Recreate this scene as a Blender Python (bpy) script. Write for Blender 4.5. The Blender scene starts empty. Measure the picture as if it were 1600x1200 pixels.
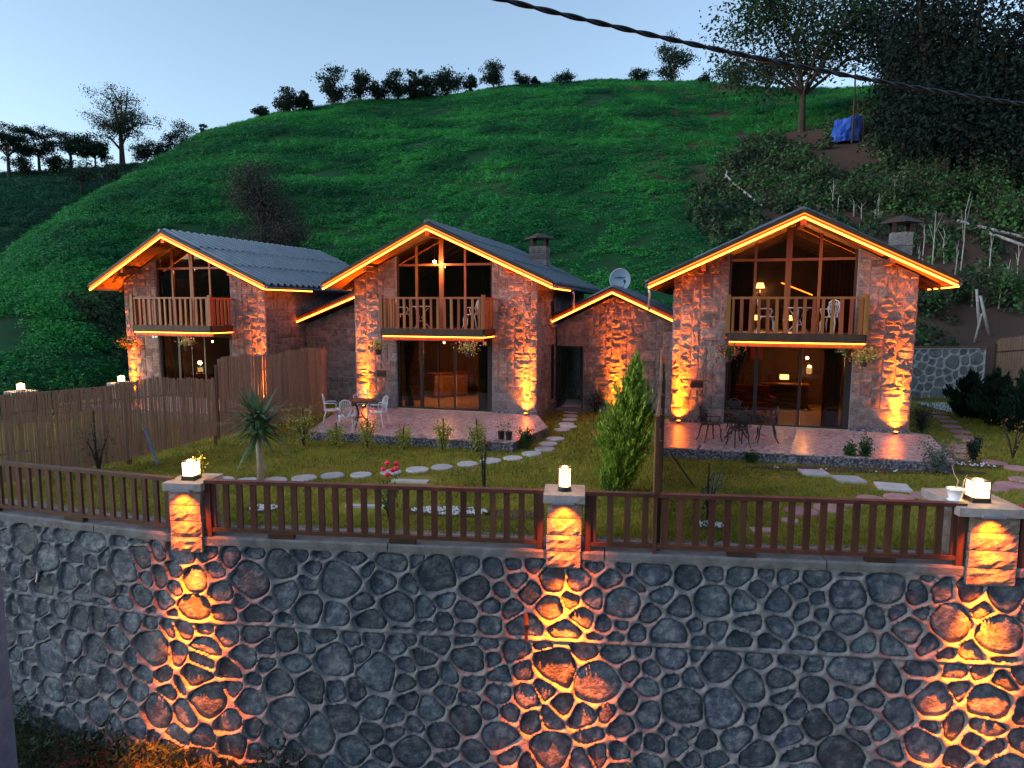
import bpy, math, random
import numpy as np
from mathutils import Matrix, Vector, noise
random.seed(7)
scene = bpy.context.scene
C = scene.collection

# ------------------------------------------------------------------ camera, sky, sun, exposure
FPX, PITCH, ROLL, HC = 1047.0, 0.113, 0.004, 3.3
cam_d = bpy.data.cameras.new('camera')
cam_d.sensor_width = 36
cam_d.lens = 36 * FPX / 1600
cam_d.clip_end = 2000
cam = bpy.data.objects.new('camera', cam_d)
C.objects.link(cam)
cam.matrix_world = Matrix.Translation((0, 0, HC)) @ Matrix.Rotation(math.pi/2 - PITCH, 4, 'X') @ Matrix.Rotation(ROLL, 4, 'Z')
scene.camera = cam

SUN_EL, SUN_AZ = math.radians(7.0), math.radians(-104)      # just down on the left, a little behind the viewer
world = bpy.data.worlds.new('World')
scene.world = world
world.use_nodes = True
wn = world.node_tree.nodes
wl = world.node_tree.links
wn.clear()
sky = wn.new('ShaderNodeTexSky')
sky.sky_type = 'NISHITA'
sky.sun_disc = False
sky.sun_elevation = SUN_EL
sky.sun_rotation = SUN_AZ
sky.altitude = 300
sky.air_density = 1.0
sky.dust_density = 1.0
sky.ozone_density = 2.5
bg = wn.new('ShaderNodeBackground')
bg.inputs['Strength'].default_value = 0.078
hs = wn.new('ShaderNodeHueSaturation')
hs.inputs['Saturation'].default_value = 0.80
wo = wn.new('ShaderNodeOutputWorld')
wl.new(sky.outputs[0], hs.inputs['Color'])
wl.new(hs.outputs[0], bg.inputs[0])
wl.new(bg.outputs[0], wo.inputs[0])

sun_d = bpy.data.lights.new('sun', 'SUN')
sun_d.energy = 0.34
sun_d.angle = math.radians(50)
sun_d.color = (.66, .80, 1)
sun = bpy.data.objects.new('sun', sun_d)
C.objects.link(sun)
LAMP_EL = SUN_EL+math.radians(18)      # soft afterglow, centred above the set sun
sdir = Vector((math.sin(SUN_AZ)*math.cos(LAMP_EL), math.cos(SUN_AZ)*math.cos(LAMP_EL), math.sin(LAMP_EL)))
sun.rotation_euler = sdir.to_track_quat('Z', 'Y').to_euler()

scene.view_settings.view_transform = 'Standard'
scene.view_settings.look = 'None'
scene.view_settings.exposure = 2.5
scene.view_settings.gamma = 1
scene.view_settings.use_curve_mapping = False

# ------------------------------------------------------------------ measuring helpers
_cp, _sp = math.cos(PITCH), math.sin(PITCH)
def ray(px, py):
    x = (px-800)/FPX; y = (600-py)/FPX
    x, y = x*math.cos(ROLL)+-y*math.sin(ROLL), x*math.sin(ROLL)+y*math.cos(ROLL)
    return (x, _cp + y*_sp, -_sp + y*_cp)
def at(px, py, z):
    d = ray(px, py); t = (z-HC)/d[2]
    return (d[0]*t, d[1]*t)
def atD(px, py, D):
    d = ray(px, py); t = D/d[1]
    return Vector((d[0]*t, D, HC+d[2]*t))

# ------------------------------------------------------------------ object helpers
def tag(o, label=None, cat=None, group=None, kind=None):
    if label: o['label'] = label
    if cat: o['category'] = cat
    if group: o['group'] = group
    if kind: o['kind'] = kind
    return o
def thing(name, label, cat, loc=(0, 0, 0), rz=0.0, group=None, kind=None, parent=None):
    o = bpy.data.objects.new(name, None)
    o.empty_display_size = .3
    C.objects.link(o)
    o.location = loc
    o.rotation_euler = (0, 0, rz)
    if parent: o.parent = parent
    return tag(o, label, cat, group, kind)
def link(name, me, mat, parent=None, smooth=False):
    if mat and not me.materials: me.materials.append(mat)
    if smooth:
        me.polygons.foreach_set('use_smooth', [True]*len(me.polygons))
    o = bpy.data.objects.new(name, me)
    C.objects.link(o)
    if parent: o.parent = parent
    return o
class MB:
    def __init__(s): s.v = []; s.f = []
    def add(s, vs, fs):
        n = len(s.v); s.v += [tuple(v) for v in vs]; s.f += [tuple(i+n for i in f) for f in fs]
    def box(s, x0, x1, y0, y1, z0, z1, fn=None):
        vs = [(x, y, z) for z in (z0, z1) for y in (y0, y1) for x in (x0, x1)]
        if fn: vs = [fn(*v) for v in vs]
        s.add(vs, [(0,2,3,1),(4,5,7,6),(0,1,5,4),(2,6,7,3),(0,4,6,2),(1,3,7,5)])
        return s
    def prism(s, poly, h0, h1, fn=None):
        """poly 2D counter-clockwise, extruded h0..h1 ; fn(a,b,h)->xyz"""
        fn = fn or (lambda a, b, h: (a, b, h))
        n = len(poly)
        vs = [fn(a, b, h0) for a, b in poly]+[fn(a, b, h1) for a, b in poly]
        s.add(vs, [tuple(range(n-1, -1, -1)), tuple(range(n, 2*n))]+[(i, (i+1) % n, (i+1) % n+n, i+n) for i in range(n)])
        return s
    def tube(s, pts, rad, n=6, caps=True):
        pts = [Vector(p) for p in pts]
        if not hasattr(rad, '__len__'): rad = [rad]*len(pts)
        rings = []
        up = Vector((0, 0, 1))
        for i, p in enumerate(pts):
            d = (pts[min(i+1, len(pts)-1)]-pts[max(i-1, 0)])
            if d.length < 1e-9: d = Vector((0, 0, 1))
            d.normalize()
            a = d.cross(up if abs(d.z) < .95 else Vector((1, 0, 0))).normalized()
            b = d.cross(a)
            rings.append([p+(a*math.cos(t)+b*math.sin(t))*rad[i] for t in [2*math.pi*k/n for k in range(n)]])
        vs = [q for r in rings for q in r]; fs = []
        for i in range(len(pts)-1):
            for k in range(n):
                fs.append((i*n+k, (i+1)*n+k, (i+1)*n+(k+1) % n, i*n+(k+1) % n))
        if caps:
            fs.append(tuple(range(n))); m = (len(pts)-1)*n
            fs.append(tuple(m+k for k in range(n-1, -1, -1)))
        s.add(vs, fs)
        return s
    def lathe(s, prof, n=16, c=(0, 0, 0)):
        vs = [(c[0]+r*math.cos(2*math.pi*k/n), c[1]+r*math.sin(2*math.pi*k/n), c[2]+z) for r, z in prof for k in range(n)]
        fs = []
        for i in range(len(prof)-1):
            for k in range(n):
                fs.append((i*n+k, i*n+(k+1) % n, (i+1)*n+(k+1) % n, (i+1)*n+k))
        fs.append(tuple(range(n-1, -1, -1))); m = (len(prof)-1)*n
        fs.append(tuple(m+k for k in range(n)))
        s.add(vs, fs)
        return s
    def bar(s, a, b, w, h=None):
        return s.tube([a, b], [w*.7071]*2, 4)
    def build(s, name, mat, parent=None, smooth=False):
        me = bpy.data.meshes.new(name)
        me.from_pydata(s.v, [], s.f)
        me.update()
        return link(name, me, mat, parent, smooth)

def np_mesh(name, V, F, mat, parent=None):
    """V (n,3), F (m,k) fast"""
    me = bpy.data.meshes.new(name)
    k = F.shape[1]
    me.vertices.add(len(V)); me.vertices.foreach_set('co', V.astype(np.float32).ravel())
    me.loops.add(F.size); me.loops.foreach_set('vertex_index', F.astype(np.int32).ravel())
    me.polygons.add(len(F))
    me.polygons.foreach_set('loop_start', np.arange(0, F.size, k, dtype=np.int32))
    me.polygons.foreach_set('loop_total', np.full(len(F), k, dtype=np.int32))
    me.update(calc_edges=True)
    return link(name, me, mat, parent)
RNG = np.random.default_rng(5)
def leaf_arrays(P, size, aspect=.5, up=0.0, rng=RNG, dirs=None):
    """diamond-ish leaf quads centred on points P, returns V,F"""
    n = len(P)
    a = rng.normal(size=(n, 3)) if dirs is None else dirs+rng.normal(size=(n, 3))*.25
    a[:, 2] += up
    a /= np.linalg.norm(a, axis=1)[:, None]+1e-9
    b = np.cross(a, rng.normal(size=(n, 3)))
    b /= np.linalg.norm(b, axis=1)[:, None]+1e-9
    s = (size*rng.uniform(.6, 1.3, n))[:, None]
    A = a*s*.5; B = b*s*.5*aspect
    V = np.stack([P-A, P+B, P+A, P-B], 1).reshape(-1, 3)
    F = np.arange(4*n).reshape(n, 4)
    return V, F

# ------------------------------------------------------------------ materials
def nodes_of(name):
    m = bpy.data.materials.new(name); m.use_nodes = True
    return m, m.node_tree.nodes, m.node_tree.links, m.node_tree.nodes['Principled BSDF']
def pm(name, cols, rough=.8, nscale=6, bump=0.0, bscale=30, spec=.3, rnd=0.0, metal=0, coord='Object', stretch=None, detail=4, contrast=.2, voro=0, bdist=.02, subsurf=0):
    """noise-mixed principled: cols list of 2-4 colours, rnd = per-object brightness variation"""
    m, n, l, b = nodes_of(name)
    tc = n.new('ShaderNodeTexCoord')
    src = tc.outputs[coord]
    if stretch:
        mp = n.new('ShaderNodeMapping'); mp.inputs['Scale'].default_value = stretch
        l.new(src, mp.inputs['Vector']); src = mp.outputs[0]
    nz = n.new('ShaderNodeTexNoise'); nz.inputs['Scale'].default_value = nscale; nz.inputs['Detail'].default_value = detail
    nz.inputs['Roughness'].default_value = .65
    l.new(src, nz.inputs['Vector'])
    cr = n.new('ShaderNodeValToRGB'); l.new(nz.outputs['Fac'], cr.inputs[0])
    el = cr.color_ramp.elements
    k = len(cols)
    el[0].position = .5-contrast; el[1].position = .5+contrast
    el[0].color = (*cols[0], 1); el[1].color = (*cols[-1], 1)
    for i in range(1, k-1):
        e = el.new(.5-contrast+2*contrast*i/(k-1)); e.color = (*cols[i], 1)
    out = cr.outputs[0]
    if rnd:
        oi = n.new('ShaderNodeObjectInfo')
        mr = n.new('ShaderNodeMapRange'); mr.inputs[3].default_value = 1-rnd; mr.inputs[4].default_value = 1+rnd
        l.new(oi.outputs['Random'], mr.inputs[0])
        hv = n.new('ShaderNodeHueSaturation'); l.new(mr.outputs[0], hv.inputs['Value']); l.new(out, hv.inputs['Color'])
        mr2 = n.new('ShaderNodeMapRange'); mr2.inputs[3].default_value = .48; mr2.inputs[4].default_value = .52
        mu = n.new('ShaderNodeMath'); mu.operation = 'MULTIPLY'; mu.inputs[1].default_value = 7.31
        fr = n.new('ShaderNodeMath'); fr.operation = 'FRACT'
        l.new(oi.outputs['Random'], mu.inputs[0]); l.new(mu.outputs[0], fr.inputs[0]); l.new(fr.outputs[0], mr2.inputs[0])
        l.new(mr2.outputs[0], hv.inputs['Hue'])
        out = hv.outputs[0]
    l.new(out, b.inputs['Base Color'])
    b.inputs['Roughness'].default_value = rough
    b.inputs['Metallic'].default_value = metal
    b.inputs['Specular IOR Level'].default_value = spec
    if bump:
        n2 = n.new('ShaderNodeTexNoise'); n2.inputs['Scale'].default_value = bscale; n2.inputs['Detail'].default_value = 6
        n2.inputs['Roughness'].default_value = .7
        l.new(src, n2.inputs['Vector'])
        bp = n.new('ShaderNodeBump'); bp.inputs['Strength'].default_value = bump; bp.inputs['Distance'].default_value = bdist
        l.new(n2.outputs['Fac'], bp.inputs['Height']); l.new(bp.outputs[0], b.inputs['Normal'])
    return m
def emis(name, col, strength):
    m = bpy.data.materials.new(name); m.use_nodes = True
    n = m.node_tree.nodes; l = m.node_tree.links; n.clear()
    e = n.new('ShaderNodeEmission'); e.inputs[0].default_value = (*col, 1); e.inputs[1].default_value = strength
    o = n.new('ShaderNodeOutputMaterial'); l.new(e.outputs[0], o.inputs[0])
    return m
def leafmat(name, c0, c1, scale=.5, rough=.6, trans=.25, c2=None):
    """leaf: noise over object position for light and dark clumps, per-instance random"""
    m, n, l, b = nodes_of(name)
    g = n.new('ShaderNodeNewGeometry')
    nz = n.new('ShaderNodeTexNoise'); nz.inputs['Scale'].default_value = scale; nz.inputs['Detail'].default_value = 5
    l.new(g.outputs['Position'], nz.inputs['Vector'])
    wn_ = n.new('ShaderNodeTexWhiteNoise'); l.new(g.outputs['Random Per Island'], wn_.inputs['Vector'])
    ad = n.new('ShaderNodeMath'); ad.operation = 'MULTIPLY_ADD'; ad.inputs[1].default_value = .35
    l.new(wn_.outputs[0], ad.inputs[0]); 
    sb = n.new('ShaderNodeMath'); sb.operation = 'SUBTRACT'; sb.inputs[1].default_value = .17
    l.new(nz.outputs['Fac'], sb.inputs[0]); l.new(sb.outputs[0], ad.inputs[2])
    cr = n.new('ShaderNodeValToRGB'); l.new(ad.outputs[0], cr.inputs[0])
    cr.color_ramp.elements[0].position = .38; cr.color_ramp.elements[1].position = .62
    cr.color_ramp.elements[0].color = (*c0, 1); cr.color_ramp.elements[1].color = (*c1, 1)
    if c2:
        e = cr.color_ramp.elements.new(.5); e.color = (*c2, 1)
    l.new(cr.outputs[0], b.inputs['Base Color'])
    b.inputs['Roughness'].default_value = rough
    b.inputs['Specular IOR Level'].default_value = .25
    if trans:
        t = n.new('ShaderNodeBsdfTranslucent'); l.new(cr.outputs[0], t.inputs[0])
        mx = n.new('ShaderNodeMixShader'); mx.inputs[0].default_value = trans
        l.new(b.outputs[0], mx.inputs[1]); l.new(t.outputs[0], mx.inputs[2])
        l.new(mx.outputs[0], n['Material Output'].inputs[0])
    return m

M = {}
M['facade'] = pm('house_stone', [(.12,.095,.09),(.215,.175,.163),(.31,.265,.245)], .85, 6, 1.0, 17, .25, rnd=.28, bdist=.06, detail=7)
M['joint'] = pm('house_mortar', [(.25,.20,.19),(.34,.28,.265)], .9, 8, .5, 40)
M['cobble'] = pm('wall_stone', [(.028,.042,.058),(.07,.092,.115),(.18,.195,.205)], .55, 7, 1.0, 15, .5, rnd=.4, bdist=.05, contrast=.14, detail=8)
M['mortar'] = pm('wall_mortar', [(.12,.125,.13),(.235,.23,.23)], .9, 3, .8, 30, bdist=.02)
M['pillar'] = pm('pillar_stone', [(.20,.15,.11),(.40,.32,.25)], .85, 5, 1.0, 14, bdist=.07, rnd=.15)
M['cap'] = pm('cap_stone', [(.24,.20,.19),(.40,.35,.32)], .8, 5, .5, 30)
M['rail'] = pm('stained_wood', [(.055,.020,.012),(.115,.045,.025)], .45, 5, .3, 20, .4, rnd=.18, stretch=(1,1,.15))
M['log'] = pm('varnished_wood', [(.19,.055,.015),(.33,.11,.03)], .45, 4, .2, 20, .4, rnd=.2, stretch=(1,1,.1))
M['board'] = pm('soffit_wood', [(.10,.045,.022),(.19,.09,.045)], .6, 3, .2, 20, stretch=(1,.2,1))
M['darkwood'] = pm('dark_wood', [(.035,.018,.012),(.07,.035,.022)], .55, 4, .2, 20, stretch=(1,1,.2))
M['metalroof'] = pm('metal_roof', [(.075,.10,.125),(.12,.15,.18)], .38, 2, .15, 8, .5, metal=.3)
M['ridge'] = pm('ridge_metal', [(.35,.38,.42),(.45,.48,.52)], .35, 2, 0, 8, .5, metal=.4)
M['black'] = pm('black_frame', [(.012,.011,.012),(.02,.018,.018)], .35, 3, 0, 8, .5)
M['iron'] = pm('black_iron', [(.01,.01,.011),(.022,.02,.02)], .4, 8, .2, 40, .5)
M['white'] = pm('white_metal', [(.55,.53,.54),(.72,.70,.70)], .4, 8, 0, 40, .5)
M['soil'] = pm('soil', [(.05,.033,.022),(.10,.07,.05)], .95, 2, .8, 12, .1, coord='Generated')
M['gravel'] = pm('gravel', [(.16,.14,.13),(.36,.33,.32)], .9, 9, .8, 40, coord='Object', bdist=.02)
M['reed'] = pm('reed', [(.20,.11,.065),(.38,.225,.145),(.28,.165,.105)], .75, 14, .3, 40, .25, stretch=(3,3,.25), contrast=.25)
M['greystone'] = pm('stepping_grey', [(.36,.35,.34),(.52,.50,.48)], .85, 4, .4, 20, rnd=.15)
M['redstone'] = pm('stepping_red', [(.30,.15,.13),(.46,.26,.23)], .85, 4, .4, 20, rnd=.18)
M['led'] = emis('led_amber', (1.0, .145, .012), 5)
M['ledreflection'] = emis('led_reflection_glow', (1.0, .11, .006), 1.6)  # painted reflection of the verge strip, not a second LED
M['lamp'] = emis('lamp_glow', (1.0, .55, .17), 3)
M['lens'] = emis('uplight_lens', (1.0, .25, .01), 5)
M['bulb'] = emis('bulb', (1.0, .55, .2), 40)
M['shade'] = emis('lamp_shade_glow', (1.0, .50, .14), 3)
M['barmetal'] = pm('bar_metal', [(.35,.38,.45),(.45,.48,.55)], .4, 5, metal=.6)
M['curtain'] = pm('curtain_red', [(.16,.012,.01),(.28,.03,.02)], .8, 6, stretch=(6,1,.2))
M['curtaindark'] = pm('curtain_brown', [(.05,.025,.015),(.10,.05,.03)], .85, 6, stretch=(6,1,.2))
M['curtainbeige'] = pm('curtain_beige', [(.20,.12,.08),(.30,.2,.13)], .85, 6, stretch=(6,1,.2))
M['redcloth'] = pm('red_upholstery', [(.45,.03,.02),(.6,.06,.04)], .7, 8)
M['floor'] = pm('room_floor', [(.45,.34,.19),(.58,.45,.27)], .35, 3, spec=.5, stretch=(1,6,1))
M['plaster'] = pm('room_wall', [(.10,.06,.04),(.17,.10,.06)], .85, 3)
M['bark'] = pm('bark', [(.03,.024,.02),(.07,.055,.045)], .9, 10, .6, 30, .1, stretch=(1,1,.3))
M['paletrunk'] = pm('pale_trunk', [(.25,.19,.13),(.4,.32,.22)], .85, 10, .5, 30, stretch=(1,1,.3))
M['deadwood'] = pm('dead_wood', [(.22,.19,.17),(.42,.38,.35)], .85, 8, .4, 30)
M['pot'] = pm('dark_pot', [(.05,.02,.02),(.08,.035,.03)], .5, 8)
M['galv'] = pm('galvanised', [(.10,.14,.20),(.18,.23,.30)], .5, 5, .2, 20, .5, metal=.4)
M['concrete'] = pm('concrete', [(.11,.105,.10),(.21,.20,.195)], .9, 4, .6, 25)
M['pale'] = pm('pale_paving', [(.5,.49,.48),(.62,.6,.6)], .9, 4, .2, 25)
M['lawn'] = pm('lawn_soil', [(.11,.12,.014),(.20,.19,.026),(.26,.20,.05)], .95, .9, .6, 30, .1, detail=8)
M['grass'] = leafmat('grass_blades', (.13,.14,.014), (.34,.30,.04), .8, .7, .3)
M['tea'] = leafmat('tea_leaves', (.006,.075,.03), (.045,.32,.055), .13, .7, .3, (.012,.17,.045))
M['teafar'] = leafmat('tea_leaves_far', (.006,.05,.03), (.012,.10,.04), .05, .7, .3)
M['scrub'] = leafmat('scrub_leaves', (.015,.05,.025), (.05,.15,.04), .35, .7, .3, (.075,.06,.035))
M['hillsoil'] = pm('hill_soil', [(.006,.03,.012),(.012,.06,.02),(.03,.04,.02)], .95, .25, .8, 3, .1, detail=8)
def _brown_right():
    m = M['hillsoil']; n = m.node_tree.nodes; l = m.node_tree.links; b = n['Principled BSDF']
    old = b.inputs['Base Color'].links[0].from_socket
    g = n.new('ShaderNodeNewGeometry'); sp = n.new('ShaderNodeSeparateXYZ'); l.new(g.outputs['Position'], sp.inputs[0])
    nz = n.new('ShaderNodeTexNoise'); nz.inputs['Scale'].default_value = .12; nz.inputs['Detail'].default_value = 6; l.new(g.outputs['Position'], nz.inputs['Vector'])
    ma = n.new('ShaderNodeMath'); ma.operation = 'MULTIPLY_ADD'; ma.inputs[1].default_value = 22; l.new(nz.outputs[0], ma.inputs[0]); l.new(sp.outputs[0], ma.inputs[2])
    mr = n.new('ShaderNodeMapRange'); mr.inputs[1].default_value = 22; mr.inputs[2].default_value = 28; l.new(ma.outputs[0], mr.inputs[0])
    mx = n.new('ShaderNodeMix'); mx.data_type = 'RGBA'; l.new(mr.outputs[0], mx.inputs[0]); l.new(old, mx.inputs[6]); mx.inputs[7].default_value = (.075, .045, .035, 1)
    l.new(mx.outputs[2], b.inputs['Base Color'])
_brown_right()
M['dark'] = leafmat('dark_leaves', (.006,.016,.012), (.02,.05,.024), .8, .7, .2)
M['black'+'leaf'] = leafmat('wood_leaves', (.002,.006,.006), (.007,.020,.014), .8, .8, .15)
M['mid'] = leafmat('mid_leaves', (.012,.03,.016), (.03,.065,.025), .8, .7, .25)
M['brownleaf'] = leafmat('brown_leaves', (.03,.032,.028), (.07,.06,.05), .8, .8, .2)
M['thuja'] = leafmat('thuja_sprays', (.07,.15,.012), (.27,.40,.05), 3.0, .65, .25)
M['yucca'] = leafmat('yucca_blades', (.03,.07,.03), (.10,.17,.07), 3, .5, .1)
M['yellowleaf'] = leafmat('yellow_green_leaves', (.18,.20,.035), (.48,.46,.10), 3, .6, .25)
M['greenleaf'] = leafmat('garden_leaves', (.02,.06,.015), (.06,.13,.03), 3, .6, .25)
M['greyleaf'] = leafmat('grey_green_leaves', (.06,.09,.07), (.15,.19,.14), 3, .6, .25)
M['orangeleaf'] = leafmat('orange_leaves', (.25,.09,.02), (.45,.22,.04), 3, .6, .25)
M['flowerred'] = pm('red_petals', [(.6,.01,.03),(.8,.06,.08)], .6)
M['flowerwhite'] = pm('white_petals', [(.7,.6,.55),(.8,.7,.68)], .6)
M['flowerviolet'] = pm('violet_petals', [(.10,.06,.22),(.18,.1,.35)], .6)
M['whitepebble'] = pm('white_pebbles', [(.5,.5,.52),(.75,.75,.75)], .7, 30)
M['mulch'] = pm('mulch', [(.045,.02,.018),(.12,.06,.06)], .9, 12, .8, 30)
M['tarp'] = pm('blue_tarp', [(.01,.03,.25),(.02,.12,.5)], .5, 3, .4, 6)
M['rope'] = pm('cable_rubber', [(.01,.012,.015),(.02,.022,.028)], .5)
M['dish'] = pm('dish_paint', [(.42,.52,.58),(.48,.57,.62)], .5)
M['blue'] = pm('blue_print', [(.03,.16,.25),(.04,.2,.3)], .6)
M['green_sign'] = pm('green_sign', [(.01,.10,.04),(.012,.12,.05)], .6)
M['whitepaint'] = pm('white_paint', [(.75,.75,.72),(.8,.8,.78)], .6)
# mosaic paving: small pebble pieces
def mosaic():
    m, n, l, b = nodes_of('mosaic_tiles')
    tc = n.new('ShaderNodeTexCoord')
    v = n.new('ShaderNodeTexVoronoi'); v.inputs['Scale'].default_value = 14; l.new(tc.outputs['Object'], v.inputs['Vector'])
    e = n.new('ShaderNodeTexVoronoi'); e.feature = 'DISTANCE_TO_EDGE'; e.inputs['Scale'].default_value = 14; l.new(tc.outputs['Object'], e.inputs['Vector'])
    sp = n.new('ShaderNodeSeparateColor'); l.new(v.outputs['Color'], sp.inputs[0])
    cr = n.new('ShaderNodeValToRGB'); l.new(sp.outputs[0], cr.inputs[0])
    el = cr.color_ramp.elements
    el[0].color = (.16,.065,.06,1); el[0].position = .15; el[1].color = (.62,.50,.47,1); el[1].position = .95
    x = el.new(.5); x.color = (.40,.24,.22,1)
    st = n.new('ShaderNodeMath'); st.operation = 'GREATER_THAN'; st.inputs[1].default_value = .05; l.new(e.outputs['Distance'], st.inputs[0])
    mx = n.new('ShaderNodeMix'); mx.data_type = 'RGBA'; l.new(st.outputs[0], mx.inputs[0])
    mx.inputs[6].default_value = (.50,.44,.42,1); l.new(cr.outputs[0], mx.inputs[7])
    l.new(mx.outputs[2], b.inputs['Base Color'])
    b.inputs['Roughness'].default_value = .28; b.inputs['Specular IOR Level'].default_value = .5
    bp = n.new('ShaderNodeBump'); bp.inputs['Strength'].default_value = .3; bp.inputs['Distance'].default_value = .01
    l.new(e.outputs['Distance'], bp.inputs['Height']); l.new(bp.outputs[0], b.inputs['Normal'])
    return m
M['mosaic'] = mosaic()
def facing():
    m = pm('patio_facing', [(.03,.03,.045),(.10,.09,.11),(.32,.30,.30)], .5, 18, .3, 30, contrast=.12)
    return m
M['facing'] = facing()
def glass():
    m = bpy.data.materials.new('window_glass'); m.use_nodes = True
    n = m.node_tree.nodes; l = m.node_tree.links; n.clear()
    t = n.new('ShaderNodeBsdfTransparent'); t.inputs[0].default_value = (.50, .47, .45, 1)
    g = n.new('ShaderNodeBsdfGlossy'); g.inputs['Roughness'].default_value = .02
    mx = n.new('ShaderNodeMixShader'); mx.inputs[0].default_value = .035
    o = n.new('ShaderNodeOutputMaterial')
    l.new(t.outputs[0], mx.inputs[1]); l.new(g.outputs[0], mx.inputs[2]); l.new(mx.outputs[0], o.inputs[0])
    return m
M['glass'] = glass()

def spot(parent, loc, direction, energy, size, blend=.6, col=(1, .30, .03), radius=.03, name='light'):
    d = bpy.data.lights.new(name, 'SPOT'); d.energy = energy; d.spot_size = math.radians(size); d.spot_blend = blend
    d.color = col; d.shadow_soft_size = radius
    o = bpy.data.objects.new(name, d); C.objects.link(o)
    if parent: o.parent = parent
    o.location = loc
    o.rotation_euler = (-Vector(direction)).to_track_quat('Z', 'Y').to_euler()
    return o
def point(parent, loc, energy, col=(1, .55, .22), radius=.05):
    d = bpy.data.lights.new('light', 'POINT'); d.energy = energy; d.color = col; d.shadow_soft_size = radius
    o = bpy.data.objects.new('light', d); C.objects.link(o)
    if parent: o.parent = parent
    o.location = loc
    return o

# ------------------------------------------------------------------ terrain
def dirpx(px, py):
    d = ray(px, py)
    return math.atan2(d[0], d[1]), d[2]/math.hypot(d[0], d[1])
SKY_PX = [(-700,640),(-300,560),(0,402),(100,336),(200,272),(330,205),(430,178),(560,158),(700,150),(800,131),(950,121),(1100,128),(1200,140),(1300,140),(1600,100),(1900,150),(2300,250)]
RID = [40,45,55,62,72,85,92,100,103,108,110,108,100,95,85,80,80]
FOOT = [24,25,26,29.5,35,36,35,34,32,31,31,31,31.5,33,37,38.5,38.5]
ZF = [-.6,-.5,-.35,-.3,-.2,-.2,-.2,-.1,0,0,0,.3,.8,1.4,1.7,1.8,1.8]
AZ, TE = map(np.array, zip(*[dirpx(*p) for p in SKY_PX]))
def hill_z(az, r):
    t_e = np.interp(az, AZ, TE); R = np.interp(az, AZ, RID); F = np.interp(az, AZ, FOOT); zf = np.interp(az, AZ, ZF)
    zr = HC+t_e*R
    t = (r-F)/(R-F)
    if r < F-.6: return -.6
    if t < 0: return zf
    if t <= 1: z = zf+(zr-zf)*(t*(1+.18*(1-t)))
    else: z = zr-(r-R)*.35
    x, y = r*math.sin(az), r*math.cos(az)
    k = min(1, max(0, t)*3)*(1 if t < .9 else max(.25, 1-(t-.9)*7))
    z += k*(noise.noise(Vector((x*.06, y*.06, 0)))*1.1+noise.noise(Vector((x*.22, y*.22, 3)))*.35)
    # small terraces run along the slope
    z += k*.14*math.sin(z*2.1+noise.noise(Vector((x*.05, y*.05, 9)))*4)
    return float(z)
def polar_mesh(name, az0, az1, na, rf, nr, zfun, mat):
    V = np.zeros((na*nr, 3)); i = 0
    for a in np.linspace(az0, az1, na):
        for r in rf(a, nr):
            V[i] = (r*math.sin(a), r*math.cos(a), zfun(a, r)); i += 1
    idx = np.arange(na*nr).reshape(na, nr)
    F = np.stack([idx[:-1,:-1], idx[1:,:-1], idx[1:,1:], idx[:-1,1:]], -1).reshape(-1, 4)[:, ::-1]
    o = np_mesh(name, V, F, mat)
    o.data.polygons.foreach_set('use_smooth', [True]*len(o.data.polygons))
    return o
def rf_main(a, n):
    F = np.interp(a, AZ, FOOT); R = np.interp(a, AZ, RID)
    return np.concatenate([[F-.7, F-.5], np.linspace(F-.2, R, n-16), R+np.array([.4,1,2,3,4,6,8,11,15,20,26,34,44,60])])
hill = polar_mesh('hillside', math.radians(-60), math.radians(62), 300, rf_main, 190, hill_z, M['hillsoil'])
tag(hill, 'steep green tea hillside rising behind the houses', kind='structure')
FS_PX = [(-900,300),(-300,272),(0,266),(120,264),(230,262),(330,262),(500,262)]
FAZ, FTE = map(np.array, zip(*[dirpx(*p) for p in FS_PX]))
def far_z(az, r):
    te = np.interp(az, FAZ, FTE); R = 150.; zr = HC+te*R
    t = (r-60)/(R-60)
    x, y = r*math.sin(az), r*math.cos(az)
    if t <= 1: z = 2+(zr-2)*t*(1+.2*(1-t))
    else: z = zr-(r-R)*.2
    k = 1 if t < .9 else max(.2, 1-(t-.9)*6)
    return float(z+k*(noise.noise(Vector((x*.04, y*.04, 5)))*2.2+noise.noise(Vector((x*.15, y*.15, 5)))*.6))
farhill = polar_mesh('distant_hill', math.radians(-75), math.radians(-12), 130, lambda a, n: np.linspace(58, 210, n), 90, far_z, M['hillsoil'])
tag(farhill, 'darker distant hill beyond the tea slope on the left', kind='structure')

def on_hill(px, py, fun=hill_z, r0=24, r1=200):
    d = ray(px, py); h = math.hypot(d[0], d[1]); az = math.atan2(d[0], d[1]); te = d[2]/h
    r = r0
    while r < r1:
        if fun(az, r) > HC+te*r: break
        r += .25
    return Vector((r*math.sin(az), r*math.cos(az), fun(az, r)))

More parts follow.
